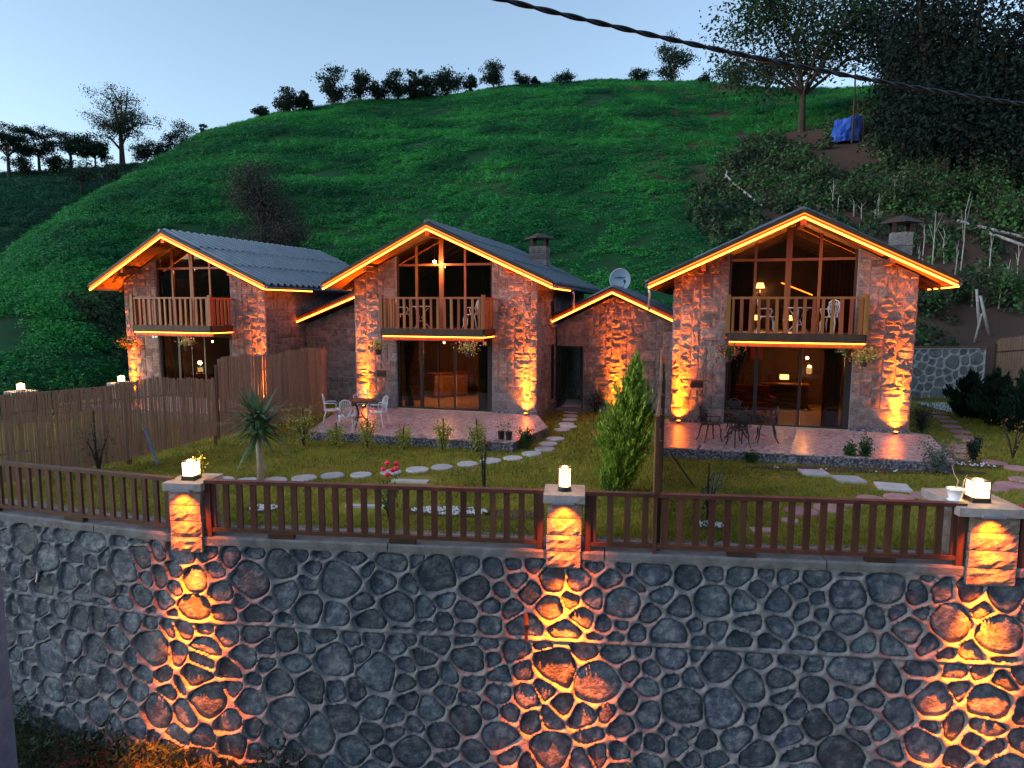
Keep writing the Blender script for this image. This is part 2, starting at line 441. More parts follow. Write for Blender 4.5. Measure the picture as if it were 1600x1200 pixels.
# ------------------------------------------------------------------ lawn, lower ground, wall line
LZ = -.25
A1 = Vector((*at(340, 838, LZ), 0)); A2 = Vector((*at(1512, 884, LZ), 0))
DM = (A2-A1).normalized()
CORNER = A1+DM*(-.45)
B0 = Vector((*at(0, 800, LZ), 0)); DL = (B0-CORNER).normalized()
WSTART = CORNER+DL*13; WEND = CORNER+DM*18
L_LEFT = (WSTART-CORNER).length; L_RIGHT = (WEND-CORNER).length
def wall_xy(s, out=0.0):
    """s along the wall (0 at the left corner pillar), out = distance in front of the wall's top face line"""
    if s < 0: p = CORNER+DL*(-s); nrm = Vector((DL.y, -DL.x, 0)); nrm = nrm if nrm.y < 0 else -nrm
    else: p = CORNER+DM*s; nrm = Vector((DM.y, -DM.x, 0)); nrm = nrm if nrm.y < 0 else -nrm
    nl = Vector((DL.y, -DL.x, 0)); nl = nl if nl.y < 0 else -nl
    nr = Vector((DM.y, -DM.x, 0)); nr = nr if nr.y < 0 else -nr
    k = min(1, max(0, (s+.6)/1.2)); nrm = (nl*(1-k)+nr*k).normalized()
    return p+nrm*out
mb = MB()
yb = 70
top = [wall_xy(-L_LEFT, -.15), wall_xy(0, -.15), wall_xy(L_RIGHT, -.15)]
mb.add([(-60, top[0].y, LZ), tuple(top[0][:2])+(LZ,), tuple(top[1][:2])+(LZ,), tuple(top[2][:2])+(LZ,), (60, top[2].y, LZ), (60, yb, LZ), (-60, yb, LZ)], [tuple(range(7))])
lawn = mb.build('lawn', M['lawn']); tag(lawn, 'mown garden lawn', kind='structure')
# ------------------------------------------------------------------ lower ground in front of the wall
GZ = -4.15
V = []; n = 70
for j in range(n):
    for i in range(n):
        x = -45+90*i/(n-1); y = -6+ (26*j/(n-1))
        V.append((x, y, GZ+.12*noise.noise(Vector((x*.5, y*.5, 1)))+ (max(0, -x-2)*.02)))
idx = np.arange(n*n).reshape(n, n)
F = np.stack([idx[:-1,:-1], idx[:-1,1:], idx[1:,1:], idx[1:,:-1]], -1).reshape(-1, 4)
lg = np_mesh('ground', np.array(V), F, M['soil']); tag(lg, 'rough ground at the foot of the stone wall', kind='structure')
# a wide sheet below everything, out to the horizon
mb = MB(); mb.add([(-1500,-1500,-4.9),(1500,-1500,-4.9),(1500,1500,-4.9),(-1500,1500,-4.9)], [(0,1,2,3)])
tag(mb.build('valley_floor', M['hillsoil']), 'dark valley floor around the site', kind='structure')

# the other side of the valley, behind the viewer
V = []; na, nr = 90, 12
for i in range(na):
    a = math.radians(95+170*i/(na-1))
    for j in range(nr):
        r = 90+16*j; t_ = j/(nr-1); edge = math.sin(math.pi*i/(na-1))**.5
        V.append((r*math.sin(a), r*math.cos(a), -5+(48*edge*t_*(1.25-.25*t_))+(noise.noise(Vector((r*math.sin(a)*.02, r*math.cos(a)*.02, 7)))*9*t_)))
idx = np.arange(na*nr).reshape(na, nr)
F = np.stack([idx[:-1,:-1], idx[1:,:-1], idx[1:,1:], idx[:-1,1:]], -1).reshape(-1, 4)[:, ::-1]
tag(np_mesh('opposite_hill', np.array(V), F, M['hillsoil']), 'dark hill on the other side of the valley', kind='structure')

# ------------------------------------------------------------------ cobble cells
def clip_half(poly, nx, ny, d):
    out = []
    for i in range(len(poly)):
        a = poly[i]; b = poly[(i+1) % len(poly)]
        da = nx*a[0]+ny*a[1]-d; db = nx*b[0]+ny*b[1]-d
        if da <= 0: out.append(a)
        if (da < 0 and db > 0) or (da > 0 and db < 0):
            t = da/(da-db); out.append((a[0]+(b[0]-a[0])*t, a[1]+(b[1]-a[1])*t))
    return out
def area(p): return .5*sum(p[i][0]*p[(i+1) % len(p)][1]-p[(i+1) % len(p)][0]*p[i][1] for i in range(len(p)))
def centroid(p):
    A = area(p); cx = cy = 0
    for i in range(len(p)):
        x0, y0 = p[i]; x1, y1 = p[(i+1) % len(p)]; c = x0*y1-x1*y0
        cx += (x0+x1)*c; cy += (y0+y1)*c
    return cx/(6*A), cy/(6*A)
def cells(x0, x1, z0, z1, rmin, rmax, rnd, asp=1.15):
    pts = []; tries = 0
    while tries < 9000:
        x = rnd.uniform(x0, x1); z = rnd.uniform(z0, z1); r = rmin+(rmax-rmin)*rnd.random()**1.6
        if all(((x-q[0])/asp)**2+(z-q[1])**2 > ((r+q[2])*.5)**2 for q in pts): pts.append((x, z, r))
        tries += 1
    res = []
    for i, (x, z, r) in enumerate(pts):
        poly = [(x0, z0), (x1, z0), (x1, z1), (x0, z1)]
        for k, (a, b, r2) in enumerate(pts):
            if k == i or abs(a-x) > 1.6 or abs(b-z) > 1.4: continue
            dx, dz = a-x, b-z
            # power diagram so that big stones keep their room
            d2 = dx*dx+dz*dz; t = .5+(r*r-r2*r2)*.35/d2
            t = min(.75, max(.25, t))
            px, pz = x+dx*t, z+dz*t
            poly = clip_half(poly, dx, dz, dx*px+dz*pz)
            if len(poly) < 3: break
        if len(poly) >= 3 and area(poly) > .012: res.append(poly)
    return res
def outline(poly, gap, rnd, n=12):
    cx, cy = centroid(poly)
    ins = poly
    m = len(poly); 
    for i in range(m):
        a = poly[i]; b = poly[(i+1) % m]
        ex, ey = b[0]-a[0], b[1]-a[1]; L = math.hypot(ex, ey)
        if L < 1e-6: continue
        nx, ny = ey/L, -ex/L
        ins = clip_half(ins, nx, ny, nx*a[0]+ny*a[1]-gap)
        if len(ins) < 3: return None
    for _ in range(1 if rnd.random() < .45 else 2):
        q = []
        for i in range(len(ins)):
            a = ins[i]; b = ins[(i+1) % len(ins)]
            q += [(a[0]*.82+b[0]*.18, a[1]*.82+b[1]*.18), (a[0]*.18+b[0]*.82, a[1]*.18+b[1]*.82)]
        ins = q
    if area(ins) < .004: return None
    cx, cy = centroid(ins)
    out = []
    for k in range(n):
        an = 2*math.pi*k/n; dx, dy = math.cos(an), math.sin(an); best = None
        for i in range(len(ins)):
            a = ins[i]; b = ins[(i+1) % len(ins)]
            ex, ey = b[0]-a[0], b[1]-a[1]; den = dx*ey-dy*ex
            if abs(den) < 1e-9: continue
            t = ((a[0]-cx)*ey-(a[1]-cy)*ex)/den; u = ((a[0]-cx)*dy-(a[1]-cy)*dx)/den
            if t > 0 and -1e-6 <= u <= 1+1e-6: best = t if best is None else max(best, t)
        if best is None: return None
        out.append(best*rnd.uniform(.95, 1.04))
    return (cx, cy), out
def stone_mb(c, rad, fn, rnd, base=-.06, h=.03, n=12):
    mb = MB(); vs = []
    tilt = rnd.uniform(-.08, .08), rnd.uniform(-.08, .08)
    for rho, d in ((1.04, base), (.96, h*.3-.004), (.72, h)):
        for k in range(n):
            an = 2*math.pi*k/n; r = rad[k]*rho
            x, y = r*math.cos(an), r*math.sin(an)
            vs.append(fn(c[0]+x, c[1]+y, d+(tilt[0]*x+tilt[1]*y+rnd.uniform(-.007, .007) if rho < 1 else 0)))
    vs.append(fn(c[0], c[1], h+rnd.uniform(-.01, .015)))
    fs = []
    for r in range(2):
        for k in range(n): fs.append((r*n+k, r*n+(k+1) % n, (r+1)*n+(k+1) % n, (r+1)*n+k))
    for k in range(n): fs.append((2*n+k, 2*n+(k+1) % n, 3*n))
    mb.add(vs, fs)
    return mb
def cobble_wall(root, domains, fn, gap, rnd, step, x0, x1, z0, z1, mat_s, mat_m, nparts=300, visible=None, lip=.036, size=(.22, .46), tail=None, proud=(-.022, .006)):
    st = []
    for (a, b, c_, d_) in domains:
        for poly in cells(a, b, c_, d_, size[0], size[1], rnd):
            r = outline(poly, gap*rnd.uniform(.8, 1.3), rnd)
            if r: st.append((r[0], r[1], area(poly)))
    vis = [s for s in st if (visible is None or visible(s[0]))]
    vis.sort(key=lambda s: -s[2])
    keep = set(id(s) for s in vis[:nparts])
    rest = MB()
    for s in st:
        m = stone_mb(s[0], s[1], fn, rnd, h=rnd.uniform(*proud))
        if id(s) in keep: m.build('stone', mat_s, root, True)
        else: rest.add(m.v, m.f)
    if rest.v: tag(rest.build('stone', mat_s, root, True), kind='stuff')
    # mortar sheet, raised between the stones
    xs = np.arange(x0, x1+step*.5, step); zs = np.arange(z0, z1+step*.5, step)
    X, Z = np.meshgrid(xs, zs)
    H = np.ones_like(X)
    for (c, rad, _) in st:
        R = max(rad)*1.25
        i0, i1 = np.searchsorted(xs, [c[0]-R, c[0]+R]); j0, j1 = np.searchsorted(zs, [c[1]-R, c[1]+R])
        if i1 <= i0 or j1 <= j0: continue
        dx = X[j0:j1, i0:i1]-c[0]; dz = Z[j0:j1, i0:i1]-c[1]
        an = (np.arctan2(dz, dx) % (2*math.pi))/(2*math.pi)*12
        rr = np.interp(an, np.arange(13), list(rad)+[rad[0]])
        rho = np.hypot(dx, dz)/rr
        w = np.clip((rho-.94)/.14, 0, 1); w = w*w*(3-2*w)
        H[j0:j1, i0:i1] = np.minimum(H[j0:j1, i0:i1], w)
    nz = np.array([noise.noise(Vector((x*3, z*3, 0)))*.012+noise.noise(Vector((x*9, z*9, 4)))*.007 for z in zs for x in xs]).reshape(X.shape)
    D = -.05+H*(.05+lip)+nz
    if tail is not None: D += tail(X, Z)
    V = np.array([fn(x, z, d) for x, z, d in zip(X.ravel(), Z.ravel(), D.ravel())])
    nx = len(xs); idx = np.arange(len(V)).reshape(X.shape)
    F = np.stack([idx[:-1,:-1], idx[:-1,1:], idx[1:,1:], idx[1:,:-1]], -1).reshape(-1, 4)
    o = np_mesh('mortar', V, F, mat_m, root)
    o.data.polygons.foreach_set('use_smooth', [True]*len(o.data.polygons))
    return st
LEDGE = -1.62
def wall_fn(s, z, d):
    out = .02+.05*(-.4-z)+(.004 if z > LEDGE else 0)+d
    p = wall_xy(s, out)
    return (p.x, p.y, z)
rw = thing('retaining_wall', 'tall retaining wall of dark rounded stones set in raised grey mortar', 'wall', (0, 0, 0))
rnd = random.Random(11)
vis_l = 4.6; vis_r = (A2-CORNER).length+.9
def ledge_lip(X, Z):
    wob = np.sin(X*2.3)*.5+np.sin(X*5.1)*.3
    w = np.exp(-((Z-LEDGE-.03)/.03)**2)*.005
    return w*(1+wob)-np.exp(-((Z-LEDGE+.03)/.028)**2)*.02*(1-wob)
cobble_wall(rw, [(-L_LEFT, L_RIGHT, LEDGE+.012, -.38), (-L_LEFT, L_RIGHT, -4.4, LEDGE-.012)], wall_fn, .021, rnd, .024,
            -L_LEFT, L_RIGHT, -4.4, -.34, M['cobble'], M['mortar'], 300, lambda c: -vis_l < c[0] < vis_r and c[1] > -3.9, tail=ledge_lip)
# concrete coping in lengths
s = -L_LEFT
while s < L_RIGHT:
    e = min(L_RIGHT, s+rnd.uniform(2.2, 3.4))
    if s < 0 < e: e = 0 if s < -.5 else e
    mb = MB(); k = max(2, int((e-s)/.12)); vs = []
    for i in range(k+1):
        q = s+.008+(e-s-.016)*i/k; j = noise.noise(Vector((q*4, 0, 0)))*.02
        for (o_, z_) in ((-.35, -.385), (.02+j*.5, -.39+j*.9), (.065+j, -.365+j*.9), (.07+j, -.27+j*.6), (.055+j*.6, -.238), (-.35, -.232)):
            p = wall_xy(q, o_); vs.append((p.x, p.y, z_))
    fs = [(i*6+c, i*6+(c+1) % 6, (i+1)*6+(c+1) % 6, (i+1)*6+c) for i in range(k) for c in range(6)]
    fs += [tuple(range(5, -1, -1)), tuple(k*6+c for c in range(6))]
    mb.add(vs, fs); mb.build('coping', M['concrete'], rw)
    s = e

# ------------------------------------------------------------------ pillars with lamps
def rough_block(x0, x1, y0, y1, z0, z1, rnd, amp=.012, nx=5, nz=3):
    """block whose front (y0) face is broken stone"""
    mb = MB()
    def face(pt, nu, nv):
        vs = []
        for j in range(nv+1):
            for i in range(nu+1):
                ed = (i in (0, nu)) or (j in (0, nv))
                vs.append(pt(i/nu, j/nv, 0 if ed else rnd.uniform(0, amp)))
        fs = [(j*(nu+1)+i, j*(nu+1)+i+1, (j+1)*(nu+1)+i+1, (j+1)*(nu+1)+i) for j in range(nv) for i in range(nu)]
        mb.add(vs, fs)
    face(lambda u, v, d: (x0+(x1-x0)*u, y0-d, z0+(z1-z0)*v), nx, nz)
    face(lambda u, v, d: (x1+d*.5, y0+(y1-y0)*u, z0+(z1-z0)*v), 3, nz)
    face(lambda u, v, d: (x0-d*.5, y1-(y1-y0)*u, z0+(z1-z0)*v), 3, nz)
    mb.add([(x0,y1,z0),(x1,y1,z0),(x1,y1,z1),(x0,y1,z1),(x0,y0,z1),(x1,y0,z1),(x0,y0,z0),(x1,y0,z0)], [(1,0,3,2),(4,5,2,3),(0,1,7,6)])
    return mb
RZM = math.atan2(DM.y, DM.x)
def s_at(px, off=-.1):
    """distance along the main wall where the picture column px crosses it"""
    k = (px-800)/FPX*1.03; nr = Vector((DM.y, -DM.x, 0)); nr = nr if nr.y < 0 else -nr
    c = CORNER+nr*(-off)
    return (k*c.y-c.x)/(DM.x-k*DM.y)
def pillar(px, w, dep, label, lamplabel, lampsize, cap, E, zc=.50):
    s_ = 0 if px < 400 else s_at(px)
    p = wall_xy(s_, 0) if s_ > 0 else CORNER
    t = thing('stone_pillar', label, 'pillar', (p.x, p.y, 0), RZM)
    y0 = -.10
    mb = MB(); mb.box(-w/2+.02, w/2-.02, y0+.02, y0+dep-.02, -.5, zc-.01); mb.build('core', M['mortar'], t)
    hs_ = [.0]; z = -.48
    lv = [z, z+.24, z+.49, z+.74, zc]
    for a, b in zip(lv[:-1], lv[1:]):
        rough_block(-w/2+rnd.uniform(-.008, .008), w/2+rnd.uniform(-.008, .008), y0, y0+dep, a+.008, b-.008, rnd, .032, 7, 4).build('stone_block', M['pillar'], t)
    cw, cd, off = cap
    rough_block(-cw/2+off, cw/2+off, y0-.07, y0-.07+cd, zc, zc+.12, rnd, .006, 8, 2).build('cap_stone', M['cap'], t)
    mb = MB(); mb.box(off-.15, off+.15, y0-.115, y0-.072, zc+.0, zc+.035); mb.build('light_bar', M['barmetal'], t)
    ln = thing('lantern', lamplabel, 'lamp', (0, 0, 0), RZM, group=None)
    ln.location = t.matrix_basis @ Vector((0, 0, 0)) if False else (p.x+math.cos(RZM)*off, p.y+math.sin(RZM)*off, zc+.121)
    lw, lh = lampsize
    yc = y0+.02+dep*.45-.05
    mb = MB()
    mb.lathe([(lw*.72,0),(lw*.72,.05),(lw*.64,.07)], 4 if lw > .14 else 12, (0, yc, 0)); b1 = mb.build('base', M['iron'], ln)
    mb = MB(); mb.lathe([(lw*.60,.07),(lw*.60,.07+lh)], 4 if lw > .14 else 16, (0, yc, 0)); mb.build('glass', M['lamp'], ln)
    mb = MB(); mb.lathe([(lw*.66,.07+lh),(lw*.66,.085+lh),(lw*.3,.10+lh)], 4 if lw > .14 else 16, (0, yc, 0)); mb.build('lid', M['iron'], ln)
    sq = lw > .14
    if sq:
        for ch in ln.children:
            ch.rotation_euler = (0, 0, math.pi/4); ch.location = (yc*math.sin(math.pi/4), yc*(1-math.cos(math.pi/4)), 0)
    for k in range(4 if sq else 6):
        a = (0 if sq else .3)+k*math.pi/(2 if sq else 3)+(math.pi/4 if sq else 0)
        MB().bar((lw*.66*math.cos(a), yc+lw*.66*math.sin(a), .05), (lw*.66*math.cos(a), yc+lw*.66*math.sin(a), .09+lh), .012).build('cage_bar', M['iron'], ln)
    for zz in ((.5,) if sq else (.8,)):
        nn = 4 if sq else 14; o_ = math.pi/4 if sq else 0
        MB().tube([(lw*.67*math.cos(o_+2*math.pi*q/nn), yc+lw*.67*math.sin(o_+2*math.pi*q/nn), .07+lh*zz) for q in range(nn+1)], .006, 4, False).build('cage_ring', M['iron'], ln)
    point(ln, (0, yc, .07+lh*.5+.16), 11, (1, .5, .18), .08)
    spot(t, (off, y0-.24, zc-.03), (0, .055, -1), E*.75, 60, .9, (1, .135, .002), .03)
    spot(t, (off, y0-.34, zc-.03), (0, .07, -1), E*20, 34, 1.0, (1, .135, .002), .03)
    spot(t, (off, y0-.17, zc+.0), (0, .25, -1), E*.34, 100, .9, (1, .135, .002), .03)
    return t, s_
P1, s1_ = pillar(305, .50, .55, 'stone block pillar at the left bend of the railing', 'glowing lantern on the left railing pillar', (.21, .21), (.62, .66, 0), 150)
P2, s2_ = pillar(882, .50, .55, 'stone block pillar in the middle of the railing', 'narrow glowing lantern on the middle railing pillar', (.138, .27), (.60, .62, 0), 150)
P3, s3_ = pillar(1557, .62, .80, 'wide stone pillar near the right end of the railing', 'square glowing lantern beside a potted plant on the right pillar', (.24, .22), (.86, 1.05, -.08), 190)

# ------------------------------------------------------------------ railings
def railing(sa, sb, label, spacing=.222, endpost=(True, True), zb=-.16, zt=.60):
    pa, pb = wall_xy(sa, .01), wall_xy(sb, .01)
    if sb <= 0: pb = CORNER+DL*(-sb) ; pa = CORNER+DL*(-sa)
    d = (pb-pa); Ln = d.length; rz = math.atan2(d.y, d.x)
    t = thing('railing', label, 'railing', (pa.x, pa.y, 0), rz)
    MB().box(0, Ln, -.055, .055, zt, zt+.055).build('top_rail', M['rail'], t)
    MB().box(0, Ln, -.04, .04, zb, zb+.06).build('bottom_rail', M['rail'], t)
    n = max(2, int(round(Ln/spacing)))
    for k in range(n):
        x = Ln*(k+.5)/n+rnd.uniform(-.006, .006)
        MB().box(x-.044, x+.044, -.022, .022, zb+.06, zt).build('baluster', M['rail'], t)
    for f, x in zip(endpost, (.045, Ln-.045)):
        if f: MB().box(x-.045, x+.045, -.045, .045, -.23, zt).build('post', M['rail'], t)
    for x in np.arange(1.2, Ln-.5, 1.9):
        MB().box(x-.2, x+.2, -.05, .045, -.232, zb).build('foot_block', M['darkwood'], t)
    return t
railing(-L_LEFT, -.28, 'brown wooden railing running from the left frame edge to the left pillar')
railing(.30, s2_-.30, 'brown wooden railing between the left and middle stone pillars')
div_s = s_at(1024, 0)
railing(s2_+.30, div_s-.02, 'short brown railing section from the middle pillar to the tall divider post', endpost=(True, False))
railing(div_s+.03, s3_-.36, 'brown wooden railing from the tall divider post to the right pillar', endpost=(False, True))
railing(s3_+.36, L_RIGHT, 'brown wooden railing beyond the right pillar at the frame edge')
MB().box(-.025, .025, -.03, .03, -.3, 1.78).build('divider_post', M['rail'])
dp = bpy.data.objects['divider_post']; q = wall_xy(div_s, .02); dp.location = (q.x, q.y, 0); dp.rotation_euler = (0, 0, RZM)
tag(dp, 'tall thin brown post standing in the railing between the two gardens', 'post')
# ------------------------------------------------------------------ squared stonework
def ashlar(x0, x1, z0, z1, rnd, cell=.105):
    nx = max(1, int(round((x1-x0)/cell))); nz = max(1, int(round((z1-z0)/cell)))
    cx = (x1-x0)/nx; cz = (z1-z0)/nz
    g = [[0]*nx for _ in range(nz)]; out = []
    for j in range(nz):
        for i in range(nx):
            if g[j][i]: continue
            w = rnd.choice([2, 3, 3, 4, 4, 5, 6]); h = rnd.choice([2, 2, 3, 3, 4])
            if rnd.random() < .12: w, h = 2, rnd.choice([4, 5])
            ww = 0
            while ww < w and i+ww < nx and not g[j][i+ww]: ww += 1
            if i+ww < nx and not g[j][i+ww] and (i+ww+1 >= nx or g[j][i+ww+1]): ww += 1
            hh = min(h, nz-j)
            if nz-j-hh == 1: hh += 1
            for a in range(hh):
                for b in range(ww): g[j+a][i+b] = 1
            out.append((x0+i*cx, x0+(i+ww)*cx, z0+j*cz, z0+(j+hh)*cz))
    return out
def ashlar_stone(poly, fn, rnd, proud=.022):
    """poly convex 2D ccw -> slightly pillowed stone"""
    pts = []
    m = len(poly)
    for i in range(m):
        a = poly[i]; b = poly[(i+1) % m]; L = math.hypot(b[0]-a[0], b[1]-a[1])
        k = 2 if L > .16 else 1
        for q in range(k):
            t = (q+.0)/k; pts.append((a[0]+(b[0]-a[0])*t, a[1]+(b[1]-a[1])*t, q == 0))
    cx = sum(p[0] for p in pts)/len(pts); cz = sum(p[1] for p in pts)/len(pts)
    n = len(pts); vs = []
    pr = proud*rnd.uniform(.6, 1.5)
    rim = []
    for (x, z, corner) in pts:
        j = .011 if corner else .006
        k = 1-(.008+rnd.uniform(0, j))/max(.05, math.hypot(x-cx, z-cz))
        rim.append((cx+(x-cx)*k, cz+(z-cz)*k))
    for x, z in rim: vs.append(fn(x, z, -.02))
    for x, z in rim: vs.append(fn(cx+(x-cx)*.97, cz+(z-cz)*.97, pr*rnd.uniform(.5, .9)))
    for x, z in rim: vs.append(fn(cx+(x-cx)*.6, cz+(z-cz)*.6, pr+rnd.uniform(-.006, .012)))
    vs.append(fn(cx, cz, pr+rnd.uniform(-.002, .012)))
    fs = []
    for r in range(2):
        for k in range(n): fs.append((r*n+k, r*n+(k+1) % n, (r+1)*n+(k+1) % n, (r+1)*n+k))
    for k in range(n): fs.append((2*n+k, 2*n+(k+1) % n, 3*n))
    mb = MB(); mb.add(vs, fs); return mb
def stone_face(root, x0, x1, z0, z1, fn, rnd, clips=(), holes=(), budget=None, stuff=False, mat=None):
    """clips: half planes (nx,nz,d) kept where nx*x+nz*z<=d ; holes: (x0,x1,z0,z1)"""
    mat = mat or M['facade']
    rest = MB(); n = 0
    for (a, b, c, d) in ashlar(x0, x1, z0, z1, rnd):
        polys = [[(a, c), (b, c), (b, d), (a, d)]]
        for (hx0, hx1, hz0, hz1) in holes:
            nxt = []
            for p in polys:
                xs = [q[0] for q in p]; zs = [q[1] for q in p]
                if max(xs) <= hx0 or min(xs) >= hx1 or max(zs) <= hz0 or min(zs) >= hz1: nxt.append(p); continue
                l = clip_half(p, 1, 0, hx0); r = clip_half(p, -1, 0, -hx1)
                mid = clip_half(clip_half(p, -1, 0, -hx0), 1, 0, hx1)
                u = clip_half(mid, 0, -1, -hz1) if len(mid) > 2 else []; w = clip_half(mid, 0, 1, hz0) if len(mid) > 2 else []
                nxt += [q for q in (l, r, u, w) if len(q) > 2]
            polys = nxt
        for p in polys:
            for (nx, nz, dd) in clips:
                if len(p) > 2: p = clip_half(p, nx, nz, dd)
            if len(p) < 3 or area(p) < .006: continue
            xs = [q[0] for q in p]; zs = [q[1] for q in p]
            if max(xs)-min(xs) < .05 or max(zs)-min(zs) < .05: continue
            q = []
            for v in p:
                if not q or math.hypot(v[0]-q[-1][0], v[1]-q[-1][1]) > .02: q.append(v)
            if len(q) < 3: continue
            m = ashlar_stone(q, fn, rnd)
            if stuff or (budget is not None and budget[0] <= 0): rest.add(m.v, m.f)
            else:
                m.build('stone', mat, root); n += 1
                if budget is not None: budget[0] -= 1
    if rest.v: tag(rest.build('stone', mat, root), kind='stuff')
    return n

def glow_tube(pts, root, r=.027, name='led_or_reflection_line', mat='led'):
    MB().tube(pts, r, 5).build(name, M[mat], root)

def corrugated(x_of, z_of, y0, y1, u0, u1, root, mat, lift=.0, pitch=.33):
    """one roof sheet: ribs run down the slope; u along slope 0..1 ; x_of/z_of(u)"""
    mb = MB(); vs = []; n = int((y1-y0)/pitch); prof = []
    for i in range(n):
        y = y0+(y1-y0)*i/n; w = (y1-y0)/n
        prof += [(y, 0), (y+w*.55, 0), (y+w*.63, .075), (y+w*.92, .075)]
    prof.append((y1, 0))
    for u in (u0, u1):
        for (y, h) in prof: vs.append((x_of(u), y, z_of(u)+h+lift))
    m = len(prof)
    fs = [(i, i+1, m+i+1, m+i) for i in range(m-1)]
    mb.add(vs, fs); return mb.build('roof_sheet', mat, root)

def fan_chair(mat, style, name, label, cat='chair', group=None):
    """cast metal garden chair; origin on the floor, sits facing -y"""
    t = thing(name, label, cat, group=group)
    mb = MB()
    mb.lathe([(.20,.435),(.215,.44),(.215,.455),(.20,.462),(.05,.458)], 18)
    mb.build('seat', mat, t, True)
    for sx in (-1, 1):
        MB().tube([(sx*.15,-.15,.44),(sx*.19,-.19,.30),(sx*.175,-.19,.14),(sx*.20,-.23,.0)], [.022,.020,.015,.015], 6).build('leg', mat, t, True)
        MB().tube([(sx*.14,.14,.44),(sx*.17,.19,.28),(sx*.17,.21,.12),(sx*.20,.27,.0)], [.022,.020,.015,.015], 6).build('leg', mat, t, True)
    mb = MB(); n = 14
    loop = [(.14*math.cos(a)*(1+.45*max(0, math.sin(a))), .19+.05*max(0,math.sin(a)), .66+ .24*math.sin(a)) for a in [-.5*math.pi+2*math.pi*k/n*1 for k in range(n+1)]]
    mb.tube(loop, .015, 5, False)
    mb.tube([(-.13,.16,.44),(-.10,.19,.56)], .012, 5); mb.tube([(.13,.16,.44),(.10,.19,.56)], .012, 5)
    if style == 'fan':
        for k in range(-3, 4):
            a = k*.26; mb.tube([(k*.012,.19,.46),(math.sin(a)*.16,.205,.66),(math.sin(a)*.225*.9,.235,.66+.235*math.cos(a*.8))], .0075, 4)
        for k in (-2, 0, 2):
            mb.tube([(k*.04+.028*math.cos(q),.23,.79+.028*math.sin(q)) for q in [2*math.pi*i/8 for i in range(9)]], .006, 4, False)
    else:
        for k in range(-3, 4):
            x = k*.045
            mb.tube([(x-.09,.215,.50),(x+.09,.225,.84)], .009, 4); mb.tube([(x+.09,.215,.50),(x-.09,.225,.84)], .009, 4)
        mb.tube([(-.15,.21,.60),(.15,.21,.60)], .008, 4)
    tag(mb.build('backrest', mat, t, True), kind=None)
    for sx in (-1, 1):
        MB().tube([(sx*.15,.19,.66),(sx*.235,.08,.665),(sx*.235,-.10,.66),(sx*.21,-.14,.60),(sx*.185,-.08,.46)], .014, 5).build('armrest', mat, t, True)
    return t
def round_table(mat, topmat, name, label, r=.42, h=.72):
    t = thing(name, label, 'table')
    MB().lathe([(r*.95,h-.03),(r,h-.02),(r,h),(r*.9,h+.006)], 24).build('table_top', topmat, t)
    for k in range(3):
        a = 2*math.pi*k/3+.4
        c, s = math.cos(a), math.sin(a)
        MB().tube([(.28*c,.28*s,h-.03),(.12*c,.12*s,h-.2),(.05*c,.05*s,h*.5),(.14*c,.14*s,.2),(.32*c,.32*s,0)], [.016,.02,.016,.018,.02], 6).build('leg', mat, t, True)
    MB().tube([(.10*math.cos(q),.10*math.sin(q),.24) for q in [2*math.pi*i/12 for i in range(13)]], .01, 5, False).build('brace_ring', mat, t)
    return t
def place(t, root, x, y, z=0, rz=0):
    """put a thing at a point given in the local frame of a house root"""
    p = Matrix.Translation(root.location) @ Matrix.Rotation(root.rotation_euler.z, 4, 'Z') @ Vector((x, y, z))
    t.location = p; t.rotation_euler = (0, 0, root.rotation_euler.z+rz)
    return t
def loc_of(root, x, y, z=0):
    return Matrix.Translation(root.location) @ Matrix.Rotation(root.rotation_euler.z, 4, 'Z') @ Vector((x, y, z))
def curtain(root, x0, x1, y, z0, z1, mat, tie=None, name='curtain'):
    """pleated cloth; tie=(z,x) pulls it together"""
    n = max(10, int((x1-x0)/.03)); rows = 10; vs = []
    for j in range(rows+1):
        z = z0+(z1-z0)*j/rows
        for i in range(n+1):
            u = i/n; x = x0+(x1-x0)*u
            if tie:
                k = math.exp(-((z-tie[0])/.75)**2)*.72; x = x+(tie[1]-x)*k
            vs.append((x, y+.035*math.sin(i*1.9)*(1 if j else 1), z))
    fs = [(j*(n+1)+i, j*(n+1)+i+1, (j+1)*(n+1)+i+1, (j+1)*(n+1)+i) for j in range(rows) for i in range(n)]
    mb = MB(); mb.add(vs, fs); return mb.build(name, mat, root, True)

def hanging_basket(name, label, loc, col, leafm, n=60, r=.22, seed=1):
    rg = np.random.default_rng(seed); t = thing(name, label, 'flower basket', loc)
    MB().lathe([(.07,-.28),(.11,-.12),(.12,-.10)], 12).build('pot', M['pot'], t)
    P = rg.normal(size=(n*6, 3))*[r*.62, r*.5, r*.42]+[0, 0, .0]
    V, F = leaf_arrays(P, .075, .6, rng=rg); np_mesh('foliage', V, F, leafm, t)
    P = rg.normal(size=(n, 3))*[r*.75, r*.55, r*.5]+[0, -.06, .05]
    V, F = leaf_arrays(P, .055, .9, rng=rg); np_mesh('blossom', V, F, col, t)
    MB().tube([(0,0,-.1),(0,.05,.45)], .004, 4).build('wire', M['iron'], t)
    return t

